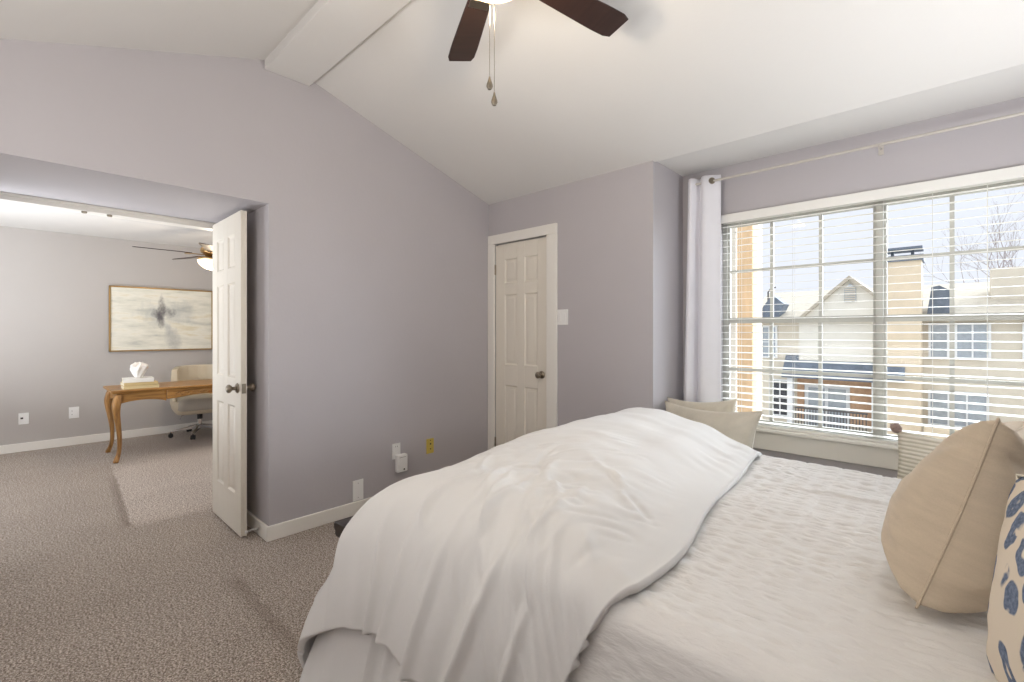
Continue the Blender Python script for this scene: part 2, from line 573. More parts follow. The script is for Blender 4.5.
# office shell
struct(MB().box(XF - 0.12, XF, -3.4, YW, 0, 2.6).build('wall_office', 'office_wall'), 'pale grey office wall with the framed painting', 'wall')
struct(MB().box(XF, XH, YW - 0.2, YW - 0.08, 0, 2.6).build('wall_office_side', 'office_wall'), 'grey office side wall hidden behind the open door', 'wall')
b = MB()
b.box(XF, -6.9, -3.32, -3.2, 0, 2.6)
b.box(-4.2, XH, -3.32, -3.2, 0, 2.6)
b.box(-6.9, -4.2, -3.32, -3.2, 2.05, 2.6)
b.box(-6.9, -4.2, -3.32, -3.2, 0, 0.6)
struct(b.build('wall_office_window', 'office_wall'), 'office wall with a window out of sight', 'wall')
struct(MB().box(XF, XH, -3.2, YW - 0.2, ZO, ZO + 0.1).build('ceiling_office', 'ceiling'), 'white flat office ceiling seen through the opening', 'ceiling')

# header of the deep opening
hd = struct(MB().box(XH - 0.10, XH - 0.0, YL, YJ, 2.035, ZS + 0.01).box(XH - 0.02, XH + 0.012, YL, YJ, 2.062, ZS).build('trim_2', 'trim', bevel=0.003), 'cream door header across the back of the deep opening', 'header')
MBh = MB()
for yy in (0.28, 0.40):
    MB().lathe([(0.012, 2.024), (0.014, 2.03), (0.014, 2.036)], 12, (XH - 0.02, yy, 0)).build('ball_catch', 'nickel', hd, smooth=True)

# baseboards
BH = 0.093
def bboard(name, x0, x1, y0, y1, label):
    struct(MB().box(x0, x1, y0, y1, 0, BH).build(name, 'trim', bevel=0.005), label, 'baseboard')
bboard('baseboard_left', XW, XW + 0.016, YJ - 0.016, YB, 'white baseboard along the grey gable wall')
bboard('baseboard_jamb', XH, XW, YJ - 0.016, YJ, 'white baseboard inside the deep opening behind the open door')
bboard('baseboard_back', CX1 + 0.102, XJ, YB - 0.016, YB, 'white baseboard beside the closet door')
bboard('baseboard_office', XF, XF + 0.016, -3.2, YW - 0.2, 'white baseboard along the office wall under the painting')
bboard('baseboard_alcove', XJ, XR, YW - 0.016, YW, 'white baseboard below the window')

# ------------------------------------------------------------------ six panel doors
def panel_door(w, h, t):
    m = MB()
    d = 0.010
    m.box(0.001, w - 0.001, -t / 2 + d + 0.0015, t / 2 - d - 0.0015, 0.001, h - 0.001)
    sw = w * 0.185
    mw = w * 0.14
    pw = (w - 2 * sw - mw) / 2
    zs = [(0.245, 0.80), (0.98, 1.59), (1.69, 1.90)]
    zs = [(a * h / 2.03, c * h / 2.03) for a, c in zs]
    for sgn in (-1, 1):
        y0, y1 = (-t / 2, -t / 2 + d + 0.001) if sgn < 0 else (t / 2 - d - 0.001, t / 2)
        for x0, x1 in ((0, sw), (sw + pw, sw + pw + mw), (w - sw, w)):
            m.box(x0, x1, y0, y1, 0, h)
        zz = [0] + [q for a in zs for q in a] + [h]
        for k in range(0, len(zz), 2):
            for x0 in (sw, sw + pw + mw):
                m.box(x0, x0 + pw, y0, y1, zz[k], zz[k + 1])
        for z0, z1 in zs:
            for x0 in (sw, sw + pw + mw):
                # moulding slope and raised field
                def ring(i, y):
                    return [(x0 + i, y, z0 + i), (x0 + pw - i, y, z0 + i), (x0 + pw - i, y, z1 - i), (x0 + i, y, z1 - i)]
                f = -t / 2 if sgn < 0 else t / 2
                q = -sgn
                m.loft([ring(0.000, f), ring(0.010, f + q * d), ring(0.018, f + q * d), ring(0.036, f + q * 0.002)], cap=False)
                r = ring(0.036, f + q * 0.002)
                m.add(r, [(0, 1, 2, 3)])
    return m

def knob(parent, x, z, y, sgn, m='nickel'):
    k = MB()
    pr = [(0.032, 0), (0.032, 0.004), (0.026, 0.010), (0.012, 0.014), (0.011, 0.030), (0.020, 0.036), (0.027, 0.046), (0.026, 0.056), (0.017, 0.063), (0.002, 0.065)]
    k.lathe([(r, h * sgn) for r, h in pr], 20, (x, y, z), 'y')
    return k.build('door_knob', m, parent, smooth=True, angle=60)

DT = 0.035
d1 = panel_door(0.612, 2.03, DT).build('door_1', 'door', bevel=0.0015, seg=1)
struct(d1, 'white six panel door standing open in the deep opening', 'door')
d1.location = (-3.812, 0.962, 0.012)
knob(d1, 0.552, 0.92, -DT / 2, -1)
knob(d1, 0.552, 0.92, DT / 2, 1)
MB().box(0.6115, 0.6135, -0.012, 0.012, 0.89, 0.95).build('latch_plate', 'nickel', d1)
for z in (0.25, 1.0, 1.78):
    MB().tube([(-0.006, DT / 2, z), (-0.006, DT / 2, z + 0.09)], 0.007, 10).build('hinge', 'nickel', d1, smooth=True)

d2 = panel_door(0.600, 2.04, DT).build('door_2', 'door', bevel=0.0015, seg=1)
struct(d2, 'white six panel closet door shut in the grey wall', 'door')
d2.location = (CX0 + 0.006, YB + 0.022, 0.015)
knob(d2, 0.534, 0.92, -DT / 2, -1)
for z in (0.24, 1.78):
    MB().tube([(-0.002, -DT / 2 - 0.006, z), (-0.002, -DT / 2 - 0.006, z + 0.09)], 0.008, 10).build('hinge', 'nickel', d2, smooth=True)
b = MB()
CW = 0.098
b.box(XW + 0.002, CX0 + 0.004, YB - 0.02, YB, 0, CZ - 0.004)
b.box(CX1 - 0.004, CX1 + CW, YB - 0.02, YB, 0, CZ - 0.004)
b.box(XW + 0.002, CX1 + CW, YB - 0.02, YB, CZ - 0.004, CZ + CW - 0.02)
b.box(CX0, CX1, YB + 0.04, YB + 0.06, 0, CZ)
struct(b.build('trim_3', 'trim', bevel=0.004), 'cream casing around the closet door', 'casing')

# ------------------------------------------------------------------ window and blind
win = thing('window_1', 'wide white twin window with gridded panes behind the blind', 'window', (0, 0, 0), kind='structure')
b = MB()
GY0, GY1 = YW + 0.065, YW + 0.105
b.box(WX0, WX0 + 0.03, GY0, GY1 + 0.03, WZ0, WZ1)
b.box(WX1 - 0.03, WX1, GY0, GY1 + 0.03, WZ0, WZ1)
b.box(WX0 + 0.03, WX1 - 0.03, GY0, GY1 + 0.03, WZ1 - 0.025, WZ1)
b.box(WX0 + 0.03, WX1 - 0.03, GY0, GY1 + 0.03, WZ0, WZ0 + 0.03)
b.build('window_frame', 'vinyl', win, bevel=0.003)
MC = -0.302
MB().box(MC - 0.018, MC + 0.018, GY0 - 0.008, GY1 + 0.03, WZ0 + 0.03, WZ1 - 0.025).build('mullion', 'vinyl', win, bevel=0.003)
for (x0, x1) in ((WX0 + 0.03, MC - 0.018), (MC + 0.018, WX1 - 0.03)):
    for (z0, z1, yy) in ((WZ0 + 0.03, 1.366, GY0 + 0.003), (1.366, WZ1 - 0.025, GY0 + 0.018)):
        m = MB()
        r, q = 0.014, 0.020
        m.box(x0, x0 + r, yy, yy + 0.028, z0, z1)
        m.box(x1 - r, x1, yy, yy + 0.028, z0, z1)
        m.box(x0 + r, x1 - r, yy, yy + 0.028, z0, z0 + q)
        m.box(x0 + r, x1 - r, yy, yy + 0.028, z1 - q, z1)
        sh = m.build('sash', 'vinyl', win)
        g = MB()
        zz = (z0 + z1) / 2 + 0.006
        xs_ = [x0 + (x1 - x0) * k / 3 for k in (1, 2)]
        for xx in xs_:
            g.box(xx - 0.010, xx + 0.010, yy + 0.006, yy + 0.024, z0 + q, z1 - q)
        for a_, b_ in ((x0 + r, xs_[0] - 0.010), (xs_[0] + 0.010, xs_[1] - 0.010), (xs_[1] + 0.010, x1 - r)):
            g.box(a_, b_, yy + 0.007, yy + 0.023, zz - 0.010, zz + 0.010)
        g.build('muntin', 'vinyl', sh)
        MB().box(x0 + r * 0.6, x1 - r * 0.6, yy + 0.013, yy + 0.017, z0 + q * 0.6, z1 - q * 0.6).build('glass', 'glass', sh)
b = MB()
b.box(WX0 - 0.02, WX1 + 0.02, YW - 0.045, YW + 0.066, WZ0 - 0.012, WZ0 + 0.012)
b.build('sill', 'trim', win, bevel=0.006)
MB().box(WX0, WX1, YW - 0.018, YW, 0.505, WZ0 - 0.012).build('sill_apron', 'trim', win, bevel=0.004)

bl = thing('venetian_blind', 'open white horizontal blind hanging across the window', 'blind', (0, 0, 0))
BX0, BX1 = WX0 + 0.012, WX1 - 0.012
BY = YW + 0.022
MB().box(WX0 - 0.012, WX1 + 0.012, YW - 0.028, YW - 0.010, 2.045, 2.105).box(BX0, BX1, YW - 0.010, YW + 0.05, 2.05, 2.074).build('valance', 'slat', bl, bevel=0.004)
def slat_mesh():
    n = 7
    t = np.linspace(-1, 1, n)
    yy = 0.0245 * t
    zz = 0.0010 * (1 - t * t)
    A = np.zeros((2, 2 * n, 3))
    ring = [(y_, z_) for y_, z_ in zip(yy, zz)] + [(y_, z_ - 0.0020) for y_, z_ in zip(yy[::-1], zz[::-1])]
    for i, xx in enumerate((BX0, BX1)):
        for j, (y_, z_) in enumerate(ring):
            A[i, j] = (xx, y_, z_)
    m = MB()
    m.loft(list(A))
    return m
sl = slat_mesh().build('slat', 'slat', bl, smooth=True)
NS = 30
PITCH = 0.0465
for i in range(NS):
    o = sl if i == 0 else sl.copy()
    if i:
        COL.objects.link(o)
    o.location = (0, BY, 0.678 + PITCH * i)
    o.rotation_euler = (math.radians(4), 0, 0)
MB().box(BX0, BX1, BY - 0.025, BY + 0.025, 0.648, 0.662).build('bottom_rail', 'slat', bl, bevel=0.003)
for xx in (BX0 + 0.12, -0.735, -0.07, 0.14, BX1 - 0.12):
    m = MB()
    for yy in (BY - 0.0265, BY + 0.0265):
        m.tube([(xx, yy, 0.655), (xx, yy, 2.055)], 0.0011, 5)
    m.build('ladder_cord', 'cord', bl)

# curtain and rod
rd = thing('curtain_rod', 'thin brushed metal curtain rod above the window', 'curtain rod', (0, 0, 0))
RY, RZ = YW - 0.10, 2.335
MB().tube([(-1.35, RY, RZ), (0.98, RY, RZ)], 0.008, 12).build('pole', 'rod', rd, smooth=True)
MB().lathe([(0.008, -1.35), (0.014, -1.353), (0.015, -1.360), (0.011, -1.367), (0.002, -1.370)], 16, (0, RY, RZ), 'x').build('finial', 'nickel', rd, smooth=True)
for xx in (-0.29, 0.9):
    m = MB()
    m.box(xx - 0.012, xx + 0.012, YW - 0.004, YW, RZ - 0.03, RZ + 0.04)
    m.tube([(xx, YW - 0.003, RZ + 0.005), (xx, RY + 0.02, RZ - 0.014), (xx, RY, RZ - 0.016), (xx, RY - 0.014, RZ - 0.004)], 0.005, 8)
    m.tube([(xx, RY, RZ - 0.014), (xx, RY, RZ - 0.034)], 0.004, 8)
    m.build('bracket', 'rod', rd, smooth=True)

def curtain():
    nz, nx = 60, 130
    t = np.linspace(0, 1, nx)
    z = np.linspace(2.375, 0.03, nz)
    A = np.zeros((nz, nx, 3))
    for j, zz in enumerate(z):
        d = (2.375 - zz) / 2.345
        x0 = -1.385 - 0.045 * d
        x1 = -1.155 - 0.005 * d
        ph = 4 * PI + 7.5 * (t - 0.8) - 9.0 * np.maximum(0, 0.6 - t) ** 1.2 + 0.25 * d * np.sin(3 * t)
        amp = (0.030 + 0.010 * d) * (1.15 - 0.3 * t)
        A[j, :, 0] = x0 + (x1 - x0) * t + 0.010 * np.cos(ph) * (0.3 + 0.7 * d)
        A[j, :, 1] = RY + amp * np.sin(ph) + 0.010 * d * vnoise(t * 9, np.full(nx, d * 3.0))
        A[j, :, 2] = zz
    return A
cu = MB().grid(curtain()).build('curtain', 'white_cloth', smooth=True, angle=180)
so = cu.modifiers.new('solid', 'SOLIDIFY')
so.thickness = 0.003
tag(cu, 'white curtain panel gathered at the left of the window', 'curtain')
m = MB()
m.lathe([(0.013, -0.003), (0.021, -0.004), (0.023, 0.0), (0.021, 0.004), (0.013, 0.003)], 20, (0, 0, 0), 'y')
_rot = Matrix.Rotation(math.radians(42), 4, 'Z')
m.v = [tuple(_rot @ Vector(p) + Vector((-1.203, RY - 0.011, RZ))) for p in m.v]
m.build('grommet', 'nickel', cu, smooth=True)

# ------------------------------------------------------------------ ceiling fans
def blade_mesh(r0, r1, w0, w1, pitch, t=0.006):
    n = 14
    m = MB()
    rings = []
    for i in range(n):
        s_ = i / (n - 1)
        r = r0 + (r1 - r0) * s_
        w = w0 + (w1 - w0) * min(1, s_ * 1.35) ** 0.9
        if s_ > 0.93:
            w *= 1 - 0.16 * ((s_ - 0.93) / 0.07) ** 2
        off = -0.012 * s_
        rings.append([(r, -w / 2 + off, -t / 2), (r, w / 2 + off, -t / 2), (r, w / 2 + off, t / 2), (r, -w / 2 + off, t / 2)])
    m.loft(rings)
    R = Matrix.Rotation(pitch, 4, 'X')
    m.v = [tuple(R @ Vector(p)) for p in m.v]
    return m

def ceiling_fan(name, label, loc, ztop, rot, metal, bladem, bowl_r, zb, pitch):
    # origin at blade level
    t = thing(name, label, 'ceiling fan', loc)
    up = ztop - loc[2]
    MB().lathe([(0.07, up), (0.068, up - 0.02), (0.045, up - 0.045), (0.016, up - 0.055)], 24).build('canopy', metal, t, smooth=True)
    MB().tube([(0, 0, up - 0.05), (0, 0, 0.09)], 0.013, 12).build('downrod', metal, t, smooth=True)
    MB().lathe([(0.03, 0.10), (0.09, 0.085), (0.118, 0.06), (0.122, 0.035), (0.115, 0.015), (0.09, 0.002), (0.075, -0.02), (0.05, -0.028)], 32).build('motor_housing', metal, t, smooth=True)
    proto = None
    for k in range(5):
        if proto is None:
            bo = blade_mesh(0.20, 0.66, 0.100, 0.134, math.radians(pitch)).build('blade', bladem, t, bevel=0.004)
            MB().box(0.085, 0.25, -0.016, 0.016, -0.012, -0.005).box(0.20, 0.25, -0.04, 0.04, -0.013, -0.004).build('blade_arm', metal, bo, bevel=0.003)
            proto = bo
        else:
            bo = copy_tree(proto, t)
        bo.rotation_euler = (0, 0, rot + k * 2 * PI / 5)
    MB().lathe([(0.05, -0.025), (0.06, -0.03), (bowl_r * 0.95, -0.045), (bowl_r, -0.055), (bowl_r * 0.98, -0.062)], 32).build('light_fitter', metal, t, smooth=True)
    prof = [(bowl_r * 0.97 * math.cos(a), -0.06 - zb * math.sin(a)) for a in np.linspace(0, PI / 2 * 0.97, 12)]
    MB().lathe(prof, 32).build('glass_bowl', 'bulb', t, smooth=True)
    MB().lathe([(0.014, -0.06 - zb + 0.004), (0.012, -0.066 - zb), (0.006, -0.074 - zb), (0.002, -0.08 - zb)], 14).build('finial', metal, t, smooth=True)
    return t

HUB = (-1.205, 1.185)
f1 = ceiling_fan('ceiling_fan', 'dark bladed ceiling fan with a lit glass bowl under the ridge beam', (HUB[0], HUB[1], 2.635), 2.89, math.radians(7.5), 'nickel', 'espresso', 0.125, 0.048, -10)
for dx, dy, zl, zt in ((-0.012, -0.012, -0.445, -0.075), (-0.004, 0.004, -0.50, -0.075)):
    ch = MB().tube([(dx, dy, zt), (dx, dy, zl)], 0.0011, 6).build('pull_chain', 'nickel', f1, smooth=True)
    MB().lathe([(0.003, zl + 0.022), (0.005, zl + 0.012), (0.011, zl - 0.006), (0.012, zl - 0.014), (0.007, zl - 0.024), (0.001, zl - 0.026)], 14, (dx, dy, 0)).build('chain_pull', 'nickel', ch, smooth=True)
f2 = ceiling_fan('ceiling_fan', 'brass office ceiling fan with a glowing bowl above the desk', (-5.6, 1.40, 2.09), ZO, math.radians(-90), 'brass', 'espresso', 0.15, 0.10, -9)

def lamp(loc, power, color, radius):
    d = bpy.data.lights.new('fan_bulb', 'POINT')
    d.energy = power
    d.color = color
    d.shadow_soft_size = radius
    o = bpy.data.objects.new('fan_bulb', d)
    COL.objects.link(o)
    o.location = loc
    return o
lamp((HUB[0], HUB[1], 2.46), 12, (1.0, 0.83, 0.62), 0.06)
lamp((-5.6, 1.40, 1.86), 14, (1.0, 0.84, 0.64), 0.06)

# ------------------------------------------------------------------ wall plates
def plate_on_x(name, label, cat, x, yc, zc, w, h, holes, m='plastic', rocker=None, group=None):
    p = MB().box(0, 0.006, -w / 2, w / 2, -h / 2, h / 2).build(name, m, bevel=0.003)
    p.location = (x, yc, zc)
    tag(p, label, cat, group)
    if rocker:
        MB().box(0.005, 0.009, -rocker[0] / 2, rocker[0] / 2, -rocker[1] / 2, rocker[1] / 2).build('insert', m, p, bevel=0.002)
    for (hy, hz, sw_, sh_) in holes:
        MB().box(0.0055, 0.0068 if not rocker else 0.0096, hy - sw_ / 2, hy + sw_ / 2, hz - sh_ / 2, hz + sh_ / 2).build('socket', 'slot', p)
    return p
duplex = [(-0.007, 0.022, 0.003, 0.009), (0.007, 0.022, 0.003, 0.009), (-0.007, -0.022, 0.003, 0.009), (0.007, -0.022, 0.003, 0.009)]
plate_on_x('blank_plate', 'white blank wall plate just above the baseboard of the gable wall', 'wall plate', XW, 1.646, 0.167, 0.082, 0.145, [(0, 0.05, 0.004, 0.004), (0, -0.05, 0.004, 0.004)])
plate_on_x('wall_outlet', 'white outlet plate with a plug in adapter below it', 'outlet', XW, 1.958, 0.385, 0.072, 0.118, [(-0.007, 0.035, 0.003, 0.009), (0.007, 0.035, 0.003, 0.009)])
plate_on_x('phone_jack', 'yellowed wall plate on the gable wall near the closet corner', 'wall plate', XW, 2.272, 0.368, 0.072, 0.120, [(0, 0.018, 0.014, 0.012), (0, -0.022, 0.011, 0.009), (0, 0.046, 0.006, 0.006)], 'ivory', (0.034, 0.07))
ad = MB().box(0, 0.042, -0.045, 0.045, -0.066, 0.066).build('plug_in_adapter', 'plastic', bevel=0.008)
ad.location = (XW + 0.0085, 1.985, 0.296)
tag(ad, 'white plug in network adapter hanging on the outlet', 'adapter')
MB().lathe([(0.007, 0.0415), (0.007, 0.0425)], 14, (0, 0.012, -0.046), 'x').build('status_light', 'slot', ad)
MB().box(0.0415, 0.0424, -0.03, 0.03, 0.045, 0.047).build('vent_slot', 'slot', ad)
plate_on_x('wall_outlet', 'square white outlet plate on the office wall, farther from the desk', 'outlet', XF, 0.038, 0.353, 0.078, 0.122, [(-0.014, 0.005, 0.02, 0.018)])
p = plate_on_x('data_plate', 'square white double wall plate on the office wall, nearer the desk', 'wall plate', XF, 0.433, 0.368, 0.086, 0.128, [(-0.017, 0.02, 0.004, 0.01), (-0.017, -0.02, 0.004, 0.01)], 'plastic', (0.06, 0.075))
sw = MB().box(-0.06, 0.06, -0.006, 0, -0.06, 0.06).build('light_switch', 'plastic', bevel=0.003)
sw.location = (-2.222, YB, 1.402)
tag(sw, 'white double switch plate right of the closet door', 'light switch')
for dx in (-0.024, 0.024):
    MB().box(dx - 0.016, dx + 0.016, -0.0095, -0.005, -0.033, 0.033).build('rocker', 'plastic', sw, bevel=0.002)
ds = thing('door_stop', 'thin spring door stop on the baseboard behind the open door', 'door stop', (-3.165, YJ - 0.016, 0.05))
pts = [(0.006 * math.cos(a), -0.004 - a / (2 * PI * 14) * 0.065, 0.006 * math.sin(a)) for a in np.linspace(0, 2 * PI * 14, 200)]
MB().tube(pts, 0.0012, 5).build('spring', 'chrome', ds, smooth=True)
MB().lathe([(0.008, -0.068), (0.009, -0.072), (0.009, -0.08)], 12, (0, 0, 0), 'y').build('rubber_tip', 'plastic', ds, smooth=True)

# ------------------------------------------------------------------ painting
pf = thing('framed_painting', 'abstract pale painting in a thin gold frame on the office wall', 'painting', (XF, 1.262, 1.443))
PW, PH = 1.062, 0.785
b = MB()
fw = 0.016
b.box(0, 0.045, -PW / 2, -PW / 2 + fw, -PH / 2, PH / 2)
b.box(0, 0.045, PW / 2 - fw, PW / 2, -PH / 2, PH / 2)
b.box(0, 0.045, -PW / 2, PW / 2, PH / 2 - fw, PH / 2)
b.box(0, 0.045, -PW / 2, PW / 2, -PH / 2, -PH / 2 + fw)
b.build('frame', 'gold', pf, bevel=0.002)
MB().box(0.004, 0.034, -PW / 2 + fw, PW / 2 - fw, -PH / 2 + fw, PH / 2 - fw).build('canvas', 'canvas', pf)

# ------------------------------------------------------------------ desk
DZ = 0.712
dk = thing('writing_desk', 'carved honey wood writing desk with curved legs in the office', 'desk', (-6.235, 1.36, 0))
HX, HY = 0.325, 0.745
def desk_outline(g=0.0):
    pts = []
    n = 60
    def front(s_):
        # s_ in [-1,1] along the length; serpentine front, middle stands proud
        a = 0.022 * math.exp(-((s_) / 0.40) ** 6)
        return HX - 0.012 + a - 0.010 * math.sin(abs(s_) * PI) ** 2
    for i in range(n + 1):
        s_ = -1 + 2 * i / n
        pts.append((front(s_) - g, (HY - g) * s_))
    for i in range(n + 1):
        s_ = 1 - 2 * i / n
        pts.append((-(front(s_) - g), (HY - g) * s_))
    return pts
m = MB()
m.prism(desk_outline(), 'z', DZ - 0.022, DZ)
m.prism(desk_outline(0.012), 'z', DZ - 0.034, DZ - 0.022)
m.build('table_top', 'oak', dk, bevel=0.006)
def apron_poly(y0, y1, dip, ends):
    n = 24
    pts = [(y0, DZ - 0.034), (y1, DZ - 0.034)]
    for i in range(n + 1):
        s_ = 1 - i / n
        yy = y0 + (y1 - y0) * s_
        zz = DZ - 0.125 + dip * math.sin(s_ * PI) ** 2 - ends * (abs(2 * s_ - 1) ** 5)
        pts.append((yy, zz))
    return pts
fx = HX - 0.045
MB().prism(apron_poly(-HY + 0.06, -0.30, 0.012, 0.02), 'x', fx - 0.02, fx).build('apron', 'oak', dk, bevel=0.004)
MB().prism(apron_poly(0.30, HY - 0.06, 0.012, 0.02), 'x', fx - 0.02, fx).build('apron', 'oak', dk, bevel=0.004)
MB().prism(apron_poly(-HY + 0.06, HY - 0.06, 0.02, 0.03), 'x', -fx, -fx + 0.02).build('apron', 'oak', dk, bevel=0.004)
dr = MB().prism(apron_poly(-0.30, 0.30, 0.028, 0.0), 'x', fx - 0.01, fx + 0.022).build('drawer', 'oak', dk, bevel=0.005)
m = MB()
rr = random.Random(4)
for i in range(26):
    s_ = (i + 0.5) / 26 * 2 - 1
    yy = s_ * 0.235
    zz = DZ - 0.082 + 0.016 * math.sin(i * 1.5) + 0.012 * (1 - s_ * s_)
    m.lathe([(0.002, 0.0), (0.013, 0.001), (0.010, 0.005), (0.003, 0.008)], 8, (fx + 0.022, yy, zz), 'x')
m.build('carving', 'oak', dr, smooth=True)
for sy in (-1, 1):
    pl_ = [(-HX + 0.07, DZ - 0.034), (HX - 0.07, DZ - 0.034), (HX - 0.07, DZ - 0.14), (0.10, DZ - 0.112), (0, DZ - 0.108), (-0.10, DZ - 0.112), (-HX + 0.07, DZ - 0.14)]
    ye = sy * (HY - 0.05)
    MB().prism(pl_, 'y', min(ye, ye - sy * 0.02), max(ye, ye - sy * 0.02)).build('side_apron', 'oak', dk, bevel=0.004)
def cabriole(sx, sy):
    prof = [(0.675, -0.006, 0.036), (0.63, 0.000, 0.037), (0.585, 0.012, 0.038), (0.53, 0.016, 0.034), (0.46, 0.010, 0.028), (0.36, -0.004, 0.023), (0.26, -0.014, 0.020), (0.17, -0.016, 0.018),
            (0.10, -0.010, 0.018), (0.055, 0.002, 0.020), (0.028, 0.014, 0.024), (0.010, 0.018, 0.023), (0.0, 0.016, 0.019)]
    rings = []
    for z, o, r in prof:
        cx_, cy_ = sx * (HX - 0.05 + o), sy * (HY - 0.055 + o)
        rings.append([(cx_ + r * math.copysign(abs(math.cos(a)) ** 0.75, math.cos(a)), cy_ + r * math.copysign(abs(math.sin(a)) ** 0.75, math.sin(a)), z) for a in [2 * PI * k / 16 for k in range(16)]])
    m = MB()
    m.loft(rings)
    m.v = [(x, y, min(z, DZ - 0.034)) for x, y, z in m.v]
    return m
for sx in (1, -1):
    for sy in (1, -1):
        o = cabriole(sx, sy).build('leg', 'oak_leg', dk, smooth=True)
        md = o.modifiers.new('sub', 'SUBSURF')
        md.levels = md.render_levels = 1

# books and ornament
def book(label, mname, loc, w, d, h, rz):
    t = thing('book', label, 'book', loc, rz, 'books stacked on the desk')
    MB().box(-d / 2, d / 2, -w / 2, w / 2, 0, 0.004).box(-d / 2, d / 2, -w / 2, w / 2, h - 0.004, h).box(d / 2 - 0.004, d / 2, -w / 2, w / 2, 0, h).build('cover', mname, t, bevel=0.0015)
    MB().box(-d / 2 + 0.004, d / 2 - 0.004, -w / 2 + 0.005, w / 2 - 0.005, 0.004, h - 0.004).build('pages', 'paper', t)
bz = DZ
book('beige book at the bottom of the stack on the desk', 'book_beige', (-6.06, 0.855, bz), 0.285, 0.215, 0.032, 0.0)
book('tan book in the middle of the stack on the desk', 'book_tan', (-6.06, 0.850, bz + 0.032), 0.275, 0.21, 0.032, math.radians(2))
book('white book on top of the stack on the desk', 'book_white', (-6.06, 0.838, bz + 0.064), 0.245, 0.19, 0.042, math.radians(-3))
def ornament():
    n, k = 40, 48
    a = np.linspace(0, 2 * PI, k, endpoint=False)
    A = []
    for i in range(n):
        s_ = i / (n - 1)
        z = 0.150 * s_
        r = 0.028 + 0.042 * math.sin(min(1, s_ * 1.15) * PI * 0.62) ** 1.2
        r *= (1 - 0.45 * sstep(np.array(s_), 0.82, 1.0))
        rr_ = r * (1 + 0.20 * sstep(np.array(s_), 0.25, 0.8) * np.sin(3 * a + 5 * s_) + 0.08 * np.sin(7 * a - 6 * s_))
        A.append(np.stack([rr_ * np.cos(a), rr_ * np.sin(a), np.full(k, z) + 0.010 * s_ * np.sin(5 * a)], 1))
    m = MB()
    m.loft(A)
    return m
oz = bz + 0.106
o = ornament().build('ornament', 'ceramic', smooth=True)
o.location = (-6.07, 0.845, oz)
tag(o, 'small white sculpted ceramic ornament on top of the books', 'ornament')

# ------------------------------------------------------------------ office chair
oc = thing('office_chair', 'tufted beige swivel chair on chrome casters behind the desk', 'office chair', (-6.85, 1.56, 0), math.radians(-6))
def shell_grid(r, a0, a1, z0, z1, thick, lean, tuft, nz=22, na=44):
    rows_o, rows_i = [], []
    for j in range(nz + 1):
        s_ = j / nz
        ro, ri = [], []
        for i in range(na + 1):
            t_ = i / na
            a = math.radians(a0 + (a1 - a0) * t_)
            edge = abs(2 * t_ - 1)
            zt = z0 + (z1 - z0) * s_ * (1 - 0.12 * edge ** 4)
            rr_ = r - lean * s_
            sw_ = 0.006 * abs(math.sin(PI * t_ * tuft)) ** 0.4
            cx_ = 0.05 - lean * s_ * 0.9
            bul = 0.012 * math.sin(PI * s_) 
            ro.append((cx_ - (rr_ + bul) * math.cos(a) * 0.92, (r + bul) * math.sin(a), zt))
            ri.append((cx_ - (rr_ - thick - sw_ + 0.0 * bul) * math.cos(a) * 0.92, (r - thick - sw_) * math.sin(a), zt))
        rows_o.append(ro)
        rows_i.append(ri)
    return rows_o, rows_i
def closed_shell(ro, ri):
    nz, na = len(ro), len(ro[0])
    m = MB()
    rings = []
    for j in range(nz):
        rings.append(ro[j] + ri[j][::-1])
    m.loft(rings)
    return m
ro, ri = shell_grid(0.29, -78, 78, 0.46, 0.865, 0.055, 0.07, 6)
closed_shell(ro, ri).build('backrest', 'grey_leather', oc, bevel=0.012, seg=3, angle=70)
# bucket under the seat
def rrect(hx, hy, r, z, n=8, ox=0.0):
    pts = []
    for (sx, sy, a0) in ((1, 1, 0), (-1, 1, 90), (-1, -1, 180), (1, -1, 270)):
        for k in range(n + 1):
            a = math.radians(a0 + 90 * k / n)
            pts.append((ox + sx * (hx - r) + r * math.cos(a), sy * (hy - r) + r * math.sin(a), z))
    return pts
m = MB()
m.loft([rrect(0.19, 0.20, 0.08, 0.285), rrect(0.235, 0.245, 0.09, 0.295), rrect(0.27, 0.275, 0.10, 0.33), rrect(0.285, 0.29, 0.10, 0.40), rrect(0.285, 0.292, 0.10, 0.455), rrect(0.25, 0.255, 0.10, 0.458)])
m.build('seat_shell', 'grey_leather', oc, smooth=True, angle=60)
m = MB()
m.loft([rrect(0.25, 0.235, 0.07, 0.345, ox=0.045), rrect(0.27, 0.25, 0.08, 0.36, ox=0.045), rrect(0.272, 0.252, 0.08, 0.44, ox=0.045), rrect(0.255, 0.24, 0.08, 0.475, ox=0.045), rrect(0.2, 0.19, 0.08, 0.483, ox=0.045)])
m.build('seat_cushion', 'grey_seat', oc, smooth=True, angle=60)
for sy in (-1, 1):
    m = MB()
    rings = []
    for i in range(16):
        s_ = i / 15
        xx = -0.14 + 0.33 * s_
        zt = 0.60 - 0.13 * s_ ** 1.5
        rings.append([(xx, sy * 0.248, 0.40), (xx, sy * 0.288, 0.40), (xx, sy * 0.297, zt - 0.02), (xx, sy * 0.285, zt), (xx, sy * 0.262, zt), (xx, sy * 0.25, zt - 0.02)])
    m.loft(rings)
    m.build('armrest', 'grey_leather', oc, smooth=True, angle=60)
MB().tube([(0, 0, 0.20), (0, 0, 0.29)], 0.030, 16).tube([(0, 0, 0.27), (0, 0, 0.29)], 0.07, 16).build('gas_sleeve', 'black', oc, smooth=True)
MB().tube([(0, 0, 0.085), (0, 0, 0.205)], 0.024, 16).build('column', 'chrome', oc, smooth=True)
